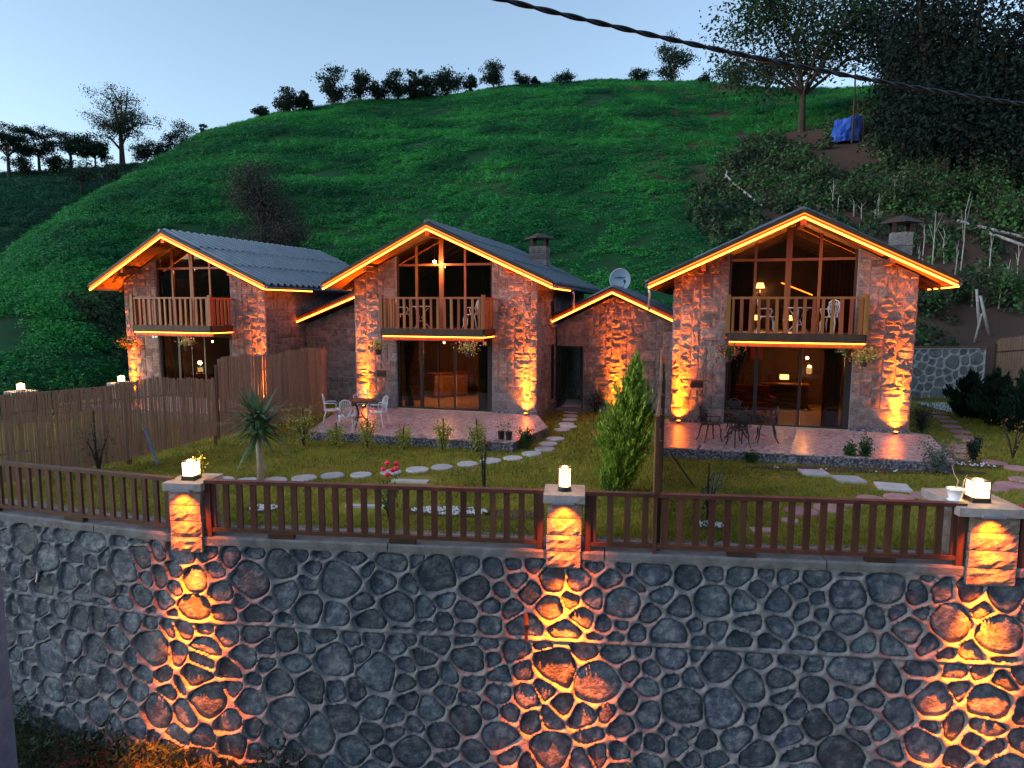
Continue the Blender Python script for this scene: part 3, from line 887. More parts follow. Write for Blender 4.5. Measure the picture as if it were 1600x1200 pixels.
def uplight(root, x, y, z, E, label, tilt=.07, size=44, cat='lamp'):
    E *= 5.0
    t = thing('uplight', label, cat, loc_of(root, x, y, z), root.rotation_euler.z)
    MB().lathe([(.06,0),(.065,.05),(.06,.06)], 12).build('housing', M['iron'], t)
    MB().lathe([(.05,.0605),(.05,.064)], 12).build('lens', M['lens'], t)
    spot(t, (0, -.03, .09), (0, tilt*.62, 1), E*1.3, size*.62, 1.0, (1, .155, .003), .02)
    spot(t, (0, 0, .09), (0, tilt, 1), E*.8, size, .9, (1, .155, .003), .02)
    spot(t, (0, 0, .09), (0, tilt*3.5, 1), E*.07, 110, .9, (1, .2, .008), .02)
    return t

HW = 3.107; EX = 3.76; GO = -.84; LEN = 8.0
def house(name, label, loc, th, ao, seed, chim=None, curtain_up=None, side_win=True):
    rnd = random.Random(seed)
    t = thing(name, label, 'house', loc, -th)
    def lz(x):   # LED line height of the verge
        return 3.90+(5.686-3.90)*((x+EX)/(ao+EX) if x < ao else (EX-x)/(EX-ao))
    dx0, dx1 = -1.61, 1.66
    # --- core walls
    up = lambda a, b, h: (a, h, b)
    mb = MB()
    mb.prism([(-HW,-.3),(-HW,lz(-HW)-.03),(dx0,lz(dx0)-.03),(dx0,-.3)], .0, .30, up)
    mb.build('wall', M['joint'], t)
    mb = MB(); mb.prism([(dx1,-.3),(dx1,lz(dx1)-.03),(HW,lz(HW)-.03),(HW,-.3)], .0, .30, up); mb.build('wall', M['joint'], t)
    for sx in (-1, 1):
        x0, x1 = sorted((sx*HW, sx*(HW-.3)))
        zt = lz(sx*HW)-.03
        mb = MB(); mb.box(x0, x1, .30, LEN, -.3, zt); mb.build('wall', M['joint'], t)
    mb = MB(); mb.prism([(-HW,-.3),(-HW,lz(-HW)-.03),(ao,lz(ao)-.03),(HW,lz(HW)-.03),(HW,-.3)], LEN, LEN+.25, up); mb.build('wall', M['joint'], t)
    # --- stonework
    f_front = lambda a, b, d: (a, -d, b)
    m = (5.686-3.90)
    cl = [(-m/(ao+EX), 1, 3.90+m/(ao+EX)*EX-.05), (m/(EX-ao), 1, 3.90+m/(EX-ao)*EX-.05)]
    vents = {'R': (-2.55, -2.2, 1.02, 1.24), 'M': (-2.35, -2.0, 1.02, 1.24)}
    vt = vents.get(seed) if isinstance(seed, str) else None
    bud = [298]
    stone_face(t, -HW, dx0, .10, lz(dx0), f_front, rnd, cl, [vt] if vt else [], bud)
    stone_face(t, dx1, HW, .10, lz(dx1), f_front, rnd, cl, [], bud)
    f_right = lambda a, b, d: (HW+d, a, b)
    wins = [(1.9, 2.5, .15, 2.15), (1.75, 2.45, 2.75, 3.6)] if side_win else []
    stone_face(t, .0, 4.6, -.2, 3.86, f_right, rnd, [(0,1,lz(HW)-.05)], wins, bud)
    stone_face(t, 4.6, LEN, -.2, 3.86, f_right, rnd, [(0,1,lz(HW)-.05)], [], [0])
    f_left = lambda a, b, d: (-HW-d, LEN-a, b)
    stone_face(t, .0, LEN, -.2, 3.86, f_left, rnd, [(0,1,lz(-HW)-.05)], [], [0])
    MB().box(-HW-.03, dx0, -.045, .0-.002, 0, .09).build('plinth', M['facing'], t)
    MB().box(dx1, HW+.03, -.045, .0-.002, 0, .09).build('plinth', M['facing'], t)
    if vt:
        a, b, c, d = vt
        MB().box(a, b, -.004, .02, c, d).build('vent', M['darkwood'], t)
        MB().box(a-.03, b+.03, -.03, -.001, c-.05, c-.002).build('vent_sill', M['facade'], t)
    for w in wins:
        f = MB().box(HW-.31, HW-.001, w[0]+.02, w[1]-.02, w[2]+.02, w[3]-.02).build('side_window', M['black'], t)
        MB().box(HW-.0005, HW+.008, w[0]+.07, w[1]-.07, w[2]+.07, w[3]-.07).build('pane', M['black'], f)
        MB().box(HW, HW+.09, w[0]-.06, w[1]+.06, w[2]-.07, w[2]-.005).build('sill', M['facade'], f)
    # --- floors and ceiling board
    MB().box(dx0+.002, dx1-.002, .02, 5.98, 2.32, 2.63).build('upper_floor', M['board'], t)
    MB().box(-HW+.302, HW-.302, .0, LEN-.01, -.3, .012).build('ground_floor', M['floor'], t)
    # --- roof
    for sgn in (-1, 1):
        xe = sgn*EX; ze = 3.90
        xo = lambda u, xe=xe: ao+(xe-ao)*u
        zo = lambda u: 5.686+.02-(5.686-3.90)*u
        pl = [(ao, 5.686+.02), (xe, ze+.02), (xe, ze+.13), (ao, 5.686+.13)]
        if sgn < 0: pl = pl[::-1]
        rf = MB().prism(pl, GO+.03, LEN+.4, lambda a, b, h: (a, h, b)).build('roof', M['board'], t)
        # verge boards with the LED line
        for k, (za, zb_, ya, yb_, mt) in enumerate([(-.035, .075, GO-.0, GO+.03-.002, 'log'), (.105, .205, GO-.060, GO+.028, 'darkwood')]):
            pp = [(ao, 5.686+za), (xe, ze+za), (xe, ze+zb_), (ao, 5.686+zb_)]
            if sgn < 0: pp = pp[::-1]
            MB().prism(pp, ya, yb_, lambda a, b, h: (a, h, b)).build('barge_board', M[mt], t)
        glow_tube([(ao, GO-.018, 5.686-.02), (xe, GO-.018, ze-.02)], t)
        glow_tube([(ao, GO-.012, 5.686+.082), (xe, GO-.012, ze+.082)], t, .010, mat='ledreflection')  # added glowing tube imitates the LED reflected in the drip edge
        # overlapping rows of sheets
        rows = [(0, .36, .05), (.33, .69, .02), (.66, 1.03, -.012)]
        ny = 4
        for (u0, u1, lf) in rows:
            for q in range(ny):
                ya = GO-.06+(LEN+.5-GO)*q/ny; yb_ = GO-.06+(LEN+.5-GO)*(q+1)/ny+.05
                corrugated(xo, zo, ya, yb_, u0, u1, rf, M['metalroof'], .145+lf+.004*(q % 2)+rnd.uniform(0, .008))
        # eave: gutter, LED, rafters
        mbb = MB(); 
        for q in range(12):
            y = .35+q*.62
            xa, xb = sgn*(HW+.02), sgn*(EX-.05)
            za, zb_ = lz(xa)-.10, lz(xb)-.10
            pp = [(xa, za), (xb, zb_), (xb, zb_+.09), (xa, za+.09)]
            if sgn < 0: pp = pp[::-1]
            MB().prism(pp, y-.04, y+.04, lambda a, b, h: (a, h, b)).build('rafter', M['board'], t)
        MB().tube([(xe+sgn*.05, GO+.02, ze+.03), (xe+sgn*.05, LEN+.3, ze+.03)], .06, 6).build('gutter', M['metalroof'], t)
        if sgn > 0: glow_tube([(xe+.02, GO, ze-.035), (xe+.02, GO+2.6, ze-.035)], t, .014)
    MB().tube([(ao, GO-.08, 5.686+.20), (ao, LEN+.45, 5.686+.20)], .05, 6).build('ridge_cap', M['metalroof'], t)
    MB().box(ao-.07, ao+.07, GO+.05, .3, 5.686-.22, 5.686-.03).build('ridge_beam', M['log'], t)
    for sx in (-1, 1):
        xx = sx*2.3
        MB().box(xx-.06, xx+.06, GO+.05, .0, lz(xx)-.19, lz(xx)-.05).build('purlin', M['board'], t)
    # --- balcony
    bx0, bx1, bd = -1.61, 1.72, -1.04
    MB().box(bx0, bx1, bd, -.002, 2.55, 2.64).build('balcony_floor', M['log'], t)
    MB().box(bx0, bx1, bd-.05, bd-.002, 2.44, 2.66).build('balcony_beam', M['darkwood'], t)
    MB().box(bx0+.02, bx1-.02, bd+.04, bd+.12, 2.30, 2.54).build('balcony_beam', M['log'], t)
    MB().box(bx1+.002, bx1+.05, bd, -.05, 2.46, 2.65).build('balcony_beam', M['darkwood'], t)
    MB().box(bx0-.05, bx0-.002, bd, -.05, 2.46, 2.65).build('balcony_beam', M['darkwood'], t)
    glow_tube([(bx0+.05, bd-.02, 2.415), (bx1, bd-.02, 2.415)], t, .014)
    glow_tube([(bx1+.02, bd-.02, 2.415), (bx1+.02, -.06, 2.415)], t, .012)
    bal = thing('balcony_railing', None, None, (0, 0, 0), 0, parent=t)
    MB().box(bx0, bx1, bd-.05, bd+.03, 3.56, 3.62).build('hand_rail', M['log'], bal)
    for sx in (bx0, bx1):
        MB().box(sx-.035, sx+.035, bd+.032, -.04, 3.55, 3.61).build('hand_rail', M['log'], bal)
    nb = 15
    for k in range(nb):
        x = bx0+.12+(bx1-bx0-.24)*k/(nb-1)
        w = .045+rnd.uniform(-.008, .01); o = rnd.uniform(-.012, .012)
        MB().prism([(x-w, 2.665), (x+w, 2.665), (x+w*.8+o, 3.558), (x-w*.9+o, 3.558)], bd-.035, bd+.01, lambda a, b, h: (a, h, b)).build('baluster', M['log'], bal)
    for k in range(5):
        y = bd+.17+k*.18
        for sx in (bx0, bx1):
            MB().box(sx-.02, sx+.02, y-.045, y+.045, 2.665, 3.548).build('baluster', M['log'], bal)
    for sx in (bx0+.0, bx1-.0):
        MB().box(sx-.055, sx+.055, bd-.065, bd+.05, 2.66, 3.68).build('rail_post', M['log'], bal)
    # --- upper glazing, set back into the gable
    gy = .12
    xs_ = [dx0+.03, -.92, -.06, .74, dx1-.03]
    for i, x in enumerate(xs_):
        w = .075 if i == 2 else .035
        zt = lz(x)-.06
        MB().box(x-w, x+w, gy-.05, gy+.05, 2.64, zt).build('mullion', M['log'] if i in (1, 2, 3) else M['darkwood'], t)
    for i in range(4):
        a, b = xs_[i]+(.075 if i == 2 else .035), xs_[i+1]-(.075 if i == 1 else .035)
        ztr = 4.62
        pt = [(a, 2.66), (b, 2.66), (b, min(lz(b)-.08, ztr)), (a, min(lz(a)-.08, ztr))]
        MB().prism(pt[::-1], gy-.004, gy+.004, lambda q, r, h: (q, h, r)).build('pane', M['glass'], t)
        if min(lz(a), lz(b)) > ztr+.2:
            MB().box(a, b, gy-.04, gy+.04, ztr, ztr+.07).build('transom', M['log'], t)
            pt = [(a, ztr+.07), (b, ztr+.07), (b, lz(b)-.08), (a, lz(a)-.08)]
            if a < ao < b: pt = pt[:3]+[(ao, 5.6)]+pt[3:]
            MB().prism(pt[::-1], gy-.004, gy+.004, lambda q, r, h: (q, h, r)).build('pane', M['glass'], t)
    # --- lower sliding door
    dz = 2.31
    MB().box(dx0+.002, dx1-.002, gy-.06, gy+.08, dz-.09, dz).build('door_frame', M['black'], t)
    MB().box(dx0+.002, dx1-.002, gy-.06, gy+.08, .013, .06).build('door_frame', M['black'], t)
    MB().box(dx0+.002, dx0+.07, gy-.06, gy+.08, .062, dz-.092).build('door_frame', M['black'], t)
    MB().box(dx1-.17, dx1-.002, gy-.06, gy+.08, .062, dz-.092).build('door_frame', M['black'], t)
    for x, w in ((-.78, .05), (.37, .03), (-.2 if seed != 'R' else .40, .012)):
        MB().box(x-w, x+w, gy-.03, gy+.03, .062, dz-.092).build('door_stile', M['black'], t)
    for a, b in ((dx0+.07, -.83), (-.73, .34), (.43, dx1-.17)):
        MB().box(a, b, gy-.004, gy+.004, .062, dz-.092).build('door_pane', M['glass'], t)
    # --- rooms: back wall, side walls in wood, gable ceiling is the roof itself
    MB().box(dx0-.9, dx1+.9, 5.0, 5.06, .013, 2.31).build('room_wall', M['plaster'], t)
    MB().prism([(-HW+.31, 2.64), (HW-.31, 2.64), (HW-.31, lz(HW-.31)-.1), (ao, lz(ao)-.1), (-HW+.31, lz(-HW+.31)-.1)][::-1], 4.6, 4.66, lambda a, b, h: (a, h, b)).build('room_wall', M['darkwood'], t)
    for x in (dx0-.95, dx1+.9):
        MB().box(x, x+.05, .32, 5.0, .013, 2.31).build('room_wall', M['plaster'], t)
        MB().box(x, x+.05, .32, 5.0, 2.64, lz(x)-.15 if x < 0 else lz(x+.05)-.15).build('room_wall', M['plaster'], t)
    for k in range(6):   # visible ceiling beams upstairs
        y = .9+k*.75
        for sgn in (-1, 1):
            xa, xb = ao+sgn*.05, sgn*2.4
            pp = [(xa, lz(xa)-.16), (xb, lz(xb)-.16), (xb, lz(xb)-.03), (xa, lz(xa)-.03)]
            if sgn < 0: pp = pp[::-1]
            MB().prism(pp, y-.05, y+.05, lambda a, b, h: (a, h, b)).build('ceiling_beam', M['board'], t)
    if chim:
        cx, cy = chim
        ch = thing('chimney', None, None, (cx, cy, 0), 0, parent=t)
        zb = lz(cx)-.1
        k = .33 if seed == 'M' else .27
        lv = [zb, zb+.28, zb+.56, zb+.82, zb+1.06]
        lv = [zb+(5.62-zb)*q/4 for q in range(5)]
        for q in range(4):
            rough_block(-k*(1 if q != 1 else 1.04), k*(1 if q != 1 else 1.04), -k, k, lv[q]+.006, lv[q+1]-.006, rnd, .01).build('chimney_stone', M['facade'], ch)
        MB().box(-k-.03, k+.03, -k-.03, k+.03, zb+.02, zb+.2).build('flashing', M['metalroof'], ch)
        for sx in (-1, 1):
            for sy in (-1, 1):
                MB().box(sx*.24-.05, sx*.24+.05, sy*.24-.05, sy*.24+.05, 5.62, 5.90).build('cap_leg', M['darkwood'], ch)
        MB().lathe([(.62,5.90),(.60,5.93),(.10,6.12)], 4).build('chimney_cap', M['darkwood'], ch)
    return t, lz

HR, lzR = house('stone_house', 'right stone house with a low wide gable outlined in glowing amber strip light', (7.64, 18.604, .0), .319-.02, .17, 'R', chim=(3.35, 3.3))
HM, lzM = house('stone_house', 'middle stone house with black sliding doors and a chimney on its right roof slope', (-2.222, 21.448, -.0), .278, -.17, 'M', chim=(1.9, 5.2))
HL, lzL = house('stone_house', 'left stone house partly hidden behind the reed fence with a blue grey ribbed roof', (-11.396, 24.026, -.0), .316, -.40, 'L', side_win=False)

# ------------------------------------------------------------------ rooms' contents
def pendant(root, x, y, z, ztop, E, label, r=.045, shade=False):
    t = thing('pendant_lamp', label, 'lamp', loc_of(root, x, y, z), root.rotation_euler.z)
    MB().lathe([(r*.5,-r*.9),(r,-.2*r),(r*.9,r*.5),(r*.3,r)], 10).build('bulb', M['bulb'], t, True)
    MB().tube([(0,0,r+.01),(0,0,ztop-z)], .006, 4).build('cord', M['black'], t)
    if shade: MB().tube([(0,0,r+.01),(0,0,r+.05)], [.06,.03], 8).build('shade', M['iron'], t)
    point(t, (0, 0, -r-.06), E*.8, (1, .36, .08), .06)
    return t
pendant(HR, -.02, .55, 4.72, lzR(0)-.2, 28, 'bright bare bulb hanging under the gable of the right house')
pendant(HR, .9, 3.2, 1.75, 2.3, 26, 'small bright bulb in the ground floor room of the right house')
pendant(HM, -.15, -.25, 4.72, lzM(0)-.1, 14, 'bright bulb on the gable front of the middle house', .05)
pendant(HM, .45, 1.6, 4.55, lzM(.4)-.1, 10, 'second smaller bulb inside the gable of the middle house', .04)
pendant(HL, -.45, .6, 4.65, lzL(-.4)-.1, 9, 'bright bulb in the gable of the left house', .05)
pendant(HM, -.75, 2.0, 2.08, 2.3, 60, 'dim bulb over the kitchen counter in the middle house', .03)
pendant(HL, -1.0, 2.0, 1.95, 2.3, 16, 'dim bulb in the ground floor room of the left house', .03)
for H_, mats in ((HR, ('curtain', 'curtain')), (HM, ('curtaindark', 'curtaindark')), (HL, ('curtaindark', 'curtaindark'))):
    curtain(H_, -1.58, -.88, .26, 2.68, 4.66, M[mats[0]])
    curtain(H_, .80, 1.62, .26, 2.68, 4.66, M[mats[1]])
curtain(HR, -1.50, -1.05, .32, .03, 2.2, M['curtain'], (.95, -1.42))
curtain(HR, 1.0, 1.45, .32, .03, 2.2, M['curtain'])
curtain(HM, -1.50, -1.08, .32, .03, 2.2, M['curtaindark'], (.9, -1.42))
curtain(HM, 1.1, 1.46, .32, .03, 2.2, M['curtaindark'])
curtain(HL, -1.35, -.85, .32, .03, 2.2, M['curtainbeige'], (.6, -1.2))
def armchair(label, root, x, y, w, rz, mat):
    t = thing('armchair' if w < 1 else 'sofa', label, 'armchair' if w < 1 else 'sofa')
    h = w/2
    MB().box(-h, h, -.38, .30, .22, .44).build('seat', mat, t)
    MB().box(-h, h, .18, .38, .445, .92).build('backrest', mat, t)
    for sx in (-1, 1):
        MB().box(sx*h-.06, sx*h+.06, -.38, .17, .445, .62).build('armrest', mat, t)
        for yy in (-.3, .3): MB().box(sx*(h-.06)-.02, sx*(h-.06)+.02, yy-.02, yy+.02, .02, .215).build('leg', M['darkwood'], t)
    place(t, root, x, y, 0, rz); return t
armchair('red sofa behind the left panes of the right house', HR, -.75, 1.9, 1.1, .2, M['redcloth'])
armchair('small red armchair inside the middle house', HM, .95, 3.2, .7, -.4, M['redcloth'])
def simple_thing(name, label, cat, root, x, y, z, rz=0):
    t = thing(name, label, cat); place(t, root, x, y, z, rz); return t
# kitchen counter
t = simple_thing('kitchen_counter', 'long pale kitchen counter inside the middle house', 'counter', HM, -1.0, 3.3, .013, .9)
MB().box(-.85, .6, -.25, .25, .02, .86).build('cabinet', M['curtainbeige'], t)
MB().box(-.88, .63, -.28, .28, .862, .9).build('worktop', M['log'], t)
for k in range(4): MB().box(-.83+k*.355, -.5+k*.355, -.268, -.252, .08, .82).build('cabinet_door', M['reed'], t)
# rugs and tables
t = simple_thing('rug', 'yellow rug lit on the floor of the right house', 'rug', HR, -.6, .9, .014)
MB().box(-.5, .5, -.35, .35, .0, .012).build('pile', M['curtainbeige'], t)
t = simple_thing('table_lamp', 'small glowing lamp on a dark sideboard in the right house', 'lamp', HR, .28, 3.6, .88)
MB().lathe([(.05,0),(.02,.02),(.015,.12)], 8).build('base', M['iron'], t)
MB().box(-.13, .13, -.10, .10, .125, .27).build('shade', M['shade'], t)
t = simple_thing('sideboard', 'dark sideboard under the glowing lamp in the right house', 'sideboard', HR, .3, 3.6, .013)
MB().box(-.7, .7, -.25, .25, .08, .82).build('cabinet', M['darkwood'], t)
MB().box(-.73, .73, -.28, .28, .822, .86).build('top', M['log'], t)
for sx in (-.6, .6): MB().box(sx-.03, sx+.03, -.2, .2, .005, .078).build('foot', M['darkwood'], t)
t = simple_thing('picture', 'framed red picture on the back wall of the right house', 'picture', HR, -.55, 4.96, 1.75)
MB().box(-.22, .22, -.02, .02, -.22, .22).build('frame', M['log'], t)
MB().box(-.18, .18, -.03, -.022, -.18, .18).build('print', M['redcloth'], t)
# upstairs in the right house: bedside lamps, lit wall panel, LED in the ceiling
t = simple_thing('bedside_lamp', 'glowing shaded lamp seen through the upper left panes of the right house', 'lamp', HR, -.55, 4.4, 4.0)
MB().lathe([(.15,0),(.10,.18)], 12).build('shade', M['shade'], t); MB().tube([(0,0,-.2),(0,0,-.01)], .015, 5).build('stem', M['iron'], t)
point(t, (0, -.1, -.1), 8)
for (x, y, z, lab) in ((.22, 2.4, 2.95, 'bright bedside lamp low behind the balcony table of the right house'), (-.72, 2.6, 2.95, 'orange lantern low behind the left balcony chair of the right house')):
    t = simple_thing('bedside_lamp', lab, 'lamp', HR, x, y, z)
    MB().lathe([(.11,0),(.08,.16)], 12).build('shade', M['shade'], t); MB().lathe([(.06,-.28),(.02,-.26),(.02,-.01)], 8).build('base', M['iron'], t)
    point(t, (0, -.18, .05), 5)
for H_, lz_, sg in ((HR, lzR, 1), (HM, lzM, -1)):
    a, b = (.05, 1.0) if sg > 0 else (.15, .95)
    za, zb = (4.15, 3.75) if sg > 0 else (3.75, 4.15)
    MB().tube([(a, 3.6, za), (b, 3.6, zb)], .018, 5).build('ceiling_led', M['led'], H_)

# ------------------------------------------------------------------ balcony furniture and terrace furniture
cw = fan_chair(M['white'], 'fan', 'garden_chair', 'white cast metal chair at the left end of the right house balcony')
place(cw, HR, -.62, -.55, 2.645, math.pi/2)
def copy_tree(o, label, parent=None):
    c = o.copy(); C.objects.link(c); c.parent = parent
    if label: c['label'] = label
    for ch in o.children: copy_tree(ch, None, c)
    return c
def chair_at(src, label, root, x, y, z, rz): return place(copy_tree(src, label), root, x, y, z, rz)
chair_at(cw, 'white cast metal chair at the right end of the right house balcony', HR, .98, -.5, 2.645, -.5)
tw = round_table(M['white'], M['white'], 'balcony_table', 'round white table on the balcony of the right house', .33, .70)
place(tw, HR, .18, -.55, 2.645)
chair_at(cw, 'white cast metal chair at the left end of the middle house balcony', HM, -1.1, -.5, 2.645, math.pi/2+.4)
chair_at(cw, 'white cast metal chair at the right end of the middle house balcony', HM, 1.15, -.5, 2.645, -math.pi/2)
tw2 = copy_tree(tw, 'round white table on the balcony of the middle house'); place(tw2, HM, -.55, -.5, 2.645)
# white set on the middle terrace
def ground(px, py, z=0): 
    q = at(px, py, z); return Vector((q[0], q[1], z))
def chair_px(src, label, px, py, rz, z=.0, first=False):
    c = src if first else copy_tree(src, label)
    c.location = ground(px, py, z); c.rotation_euler = (0, 0, rz); return c
chair_px(cw, 'white cast metal chair furthest left beside the reed fence on the middle terrace', 519, 665, math.pi/2+.2)
chair_px(cw, 'white cast metal chair with its fan back to the viewer on the middle terrace', 542, 676, math.pi+.15)
chair_px(cw, 'white cast metal chair right of the round brown table on the middle terrace', 592, 668, -math.pi/2-.3)
chair_px(cw, 'white cast metal chair behind the round brown table on the middle terrace', 566, 652, .1)
tb = round_table(M['iron'], M['darkwood'], 'terrace_table', 'round brown topped table among the white chairs', .46, .72)
tb.location = ground(562, 665)
# black set on the right terrace
cb = fan_chair(M['iron'], 'lattice', 'terrace_chair', 'black cast iron armchair left of the dark table facing right')
chair_px(cb, None, 1109, 689, math.pi/2+.25, first=True)
chair_px(cb, 'black cast iron armchair with its lattice back to the viewer', 1153, 697, math.pi+.1)
chair_px(cb, 'black cast iron armchair right of the dark table facing left', 1197, 690, -math.pi/2-.25)
chair_px(cb, 'black cast iron armchair behind the dark table by the door', 1150, 676, .0)
td = round_table(M['iron'], M['iron'], 'terrace_table', 'small black iron table among the black armchairs', .36, .70)
td.location = ground(1152, 686)

# ------------------------------------------------------------------ signs by the doors
def sign(root, x, y, z, w, h, label, mat):
    t = simple_thing('sign', label, 'sign', root, x, y, z)
    MB().box(-w/2, w/2, -.012, .012, -h/2, h/2).build('board', mat, t)
    return t
sg = sign(HR, 1.35, -.12, 2.2, .34, .15, 'small green sign with two rows of white lettering over the right house door', M['green_sign'])
for row, z0_, xs0 in ((0, .008, (-.10,-.06,-.02,.02,.06)), (1, -.052, (-.09,-.03,.005,.04))):
    for k, x0_ in enumerate(xs0):     # letter strokes, too small in the photo to read
        mb = MB(); mb.box(x0_, x0_+.009, -.017, -.013, z0_, z0_+.042); mb.box(x0_+.009, x0_+.027, -.0165, -.013, z0_+(.032 if k % 2 else .0), z0_+(.042 if k % 2 else .010))
        mb.box(x0_+.009, x0_+.022, -.0165, -.013, z0_+.017, z0_+.026)
        mb.build('letter', M['whitepaint'], sg)
sg = sign(HM, 1.46, -.12, 2.2, .16, .17, 'small dark sign with a white arch shaped mark over the middle house door', M['green_sign'])
MB().prism([(-.055,-.06),(-.02,-.06),(0,-.02),(.02,-.06),(.055,-.06),(.045,.055),(-.045,.055)], .014, .018, lambda a, b, h: (a, -h, b)).build('emblem', M['whitepaint'], sg)
sg = sign(HL, -1.62, -.14, 2.2, .34, .15, 'small pale sign at the left end over the left house door', M['green_sign'])
MB().prism([(-.13,-.05),(-.04,-.05),(-.04,.05),(-.13,.05)], .014, .018, lambda a, b, h: (a, -h, b)).build('emblem', M['whitepaint'], sg)
MB().prism([(-.01,-.04),(.12,-.04),(.12,.04),(-.01,.04)], .014, .018, lambda a, b, h: (a, -h, b)).build('emblem', M['whitepaint'], sg)

# hanging baskets
hanging_basket('flower_basket', 'hanging basket of pink flowers left of the right house door', loc_of(HR, -1.55, -1.15, 2.16), M['flowerred'], M['greenleaf'], 40, .24, 3)
hanging_basket('flower_basket', 'hanging basket of dark centred daisies right of the right house door', loc_of(HR, 1.72, -1.15, 2.13), M['orangeleaf'], M['yellowleaf'], 50, .26, 4)
hanging_basket('flower_basket', 'hanging basket left of the middle house door under the strip light', loc_of(HM, -1.72, -1.1, 2.12), M['orangeleaf'], M['yellowleaf'], 30, .2, 5)
hanging_basket('flower_basket', 'hanging basket right of the middle house door beside the white marked sign', loc_of(HM, 1.25, -1.1, 2.12), M['flowerwhite'], M['yellowleaf'], 35, .24, 6)
hanging_basket('flower_basket', 'hanging basket of red flowers at the left corner of the left house', loc_of(HL, -2.75, -.25, 2.0), M['flowerred'], M['greenleaf'], 40, .25, 7)
hanging_basket('flower_basket', 'hanging basket in front of the left house door', loc_of(HL, .75, -1.1, 2.1), M['flowerwhite'], M['yellowleaf'], 30, .2, 8)

# uplights that graze the stone corners
uplight(HR, -2.86, -.17, .0, 170, 'amber uplight at the left corner of the right house')
uplight(HR, 2.78, -.17, .0, 190, 'amber uplight at the right corner of the right house', size=38)
uplight(HM, -2.75, -.17, .0, 170, 'amber uplight at the left corner of the middle house', size=38)
uplight(HM, 2.80, -.17, .0, 170, 'amber uplight at the right corner of the middle house')
uplight(HL, -2.85, -.17, .0, 150, 'amber uplight at the left corner of the left house')
uplight(HL, 2.90, -.17, .0, 150, 'amber uplight at the right corner of the left house')
# ------------------------------------------------------------------ annex wings between the houses
def annex(label, root, x0, x1, depth0, ax, zap, zev, door=None, win=None, seed=1, vis=True):
    """low gabled wing; local frame of a house root"""
    rnd = random.Random(seed)
    t = thing('annex', label, 'annex', loc_of(root, 0, depth0), root.rotation_euler.z)
    w0, w1 = x0-.0, x1+.0
    def lz(x): return zev+(zap-zev)*((x-x0)/(ax-x0) if x < ax else (x1-x)/(x1-ax))
    up = lambda a, b, h: (a, h, b)
    parts = [(w0, w1)]
    if door:
        dx0, dx1, dzt = door
        MB().prism([(w0,-.4),(w0,lz(w0)-.1),(dx0,lz(dx0)-.1),(dx0,-.4)], 0, .3, up).build('wall', M['joint'], t) if dx0-w0 > .05 else None
        MB().prism([(dx1,-.4),(dx1,lz(dx1)-.1),(ax,lz(ax)-.1),(w1,lz(w1)-.1),(w1,-.4)] if ax > dx1 else [(dx1,-.4),(dx1,lz(dx1)-.1),(w1,lz(w1)-.1),(w1,-.4)], 0, .3, up).build('wall', M['joint'], t)
        MB().prism([(dx0,dzt),(dx0,lz(dx0)-.1),(dx1,lz(dx1)-.1),(dx1,dzt)], 0, .299, up).build('wall', M['joint'], t)
        MB().box(dx0-.0, dx1, -.25, .3, -.36, -.13).build('step', M['concrete'], t)
        for a, b in ((dx0+.002, dx0+.07), (dx1-.06, dx1-.002)): MB().box(a, b, .05, .15, -.128, dzt-.002).build('door_frame', M['black'], t)
        MB().box(dx0+.072, dx1-.062, .05, .15, dzt-.06, dzt-.002).build('door_frame', M['black'], t)
        d = MB().box(dx0+.075, dx0+.11, .16, .92, -.12, dzt-.07).build('open_door', M['black'], t)
        MB().box(dx0-.1, dx1+.8, .31, 2.2, -.3, -.125).build('passage_floor', M['pale'], t)
        MB().box(dx0+.48, dx1+.9, 1.8, 1.9, -.12, dzt).build('passage_wall', M['facade'], t)
        MB().box(dx0-.25, dx0-.2, .31, 2.4, -.12, dzt).build('passage_wall', M['darkwood'], t)
    else:
        MB().prism([(w0,-.4),(w0,lz(w0)-.1),(ax,lz(ax)-.1),(w1,lz(w1)-.1),(w1,-.4)], 0, .3, up).build('wall', M['joint'], t)
    cl = [(-(zap-zev)/(ax-x0), 1, zev-(zap-zev)/(ax-x0)*x0-.1), ((zap-zev)/(x1-ax), 1, zev+(zap-zev)/(x1-ax)*x1-.1)]
    stone_face(t, w0, w1, -.2, zap-.1, lambda a, b, d: (a, -d, b), rnd, cl, [(door[0]-.01, door[1]+.01, -.5, door[2]+.01)] if door else [], [299])
    for sgn, xe in ((-1, x0-.12), (1, x1+.12)):
        ze = zev-.05
        pl = [(ax, zap), (xe, ze), (xe, ze+.16), (ax, zap+.16)]
        if sgn < 0: pl = pl[::-1]
        rf = MB().prism(pl, -.42, 5.2, up).build('roof', M['board'], t)
        pl = [(ax, zap-.02), (xe, ze-.02), (xe, ze+.17), (ax, zap+.17)]
        if sgn < 0: pl = pl[::-1]
        MB().prism(pl, -.46, -.425, up).build('barge_board', M['log'], t)
        MB().prism([(q[0], q[1]+.195) for q in ([(ax, zap-.02), (xe, ze-.02), (xe, ze+.03), (ax, zap+.03)][::sgn])], -.50, -.40, up).build('barge_board', M['darkwood'], t)
        glow_tube([(ax, -.475, zap+.02), (xe, -.475, ze+.02)], t)
        xo = lambda u: ax+(xe-ax)*u
        zo = lambda u: zap+.17+(ze-zap)*u
        for q in range(3): corrugated(xo, zo, -.45+q*1.9, -.45+(q+1)*1.9+.04, 0, 1.02, rf, M['metalroof'], .05+.006*(q % 2))
    return t
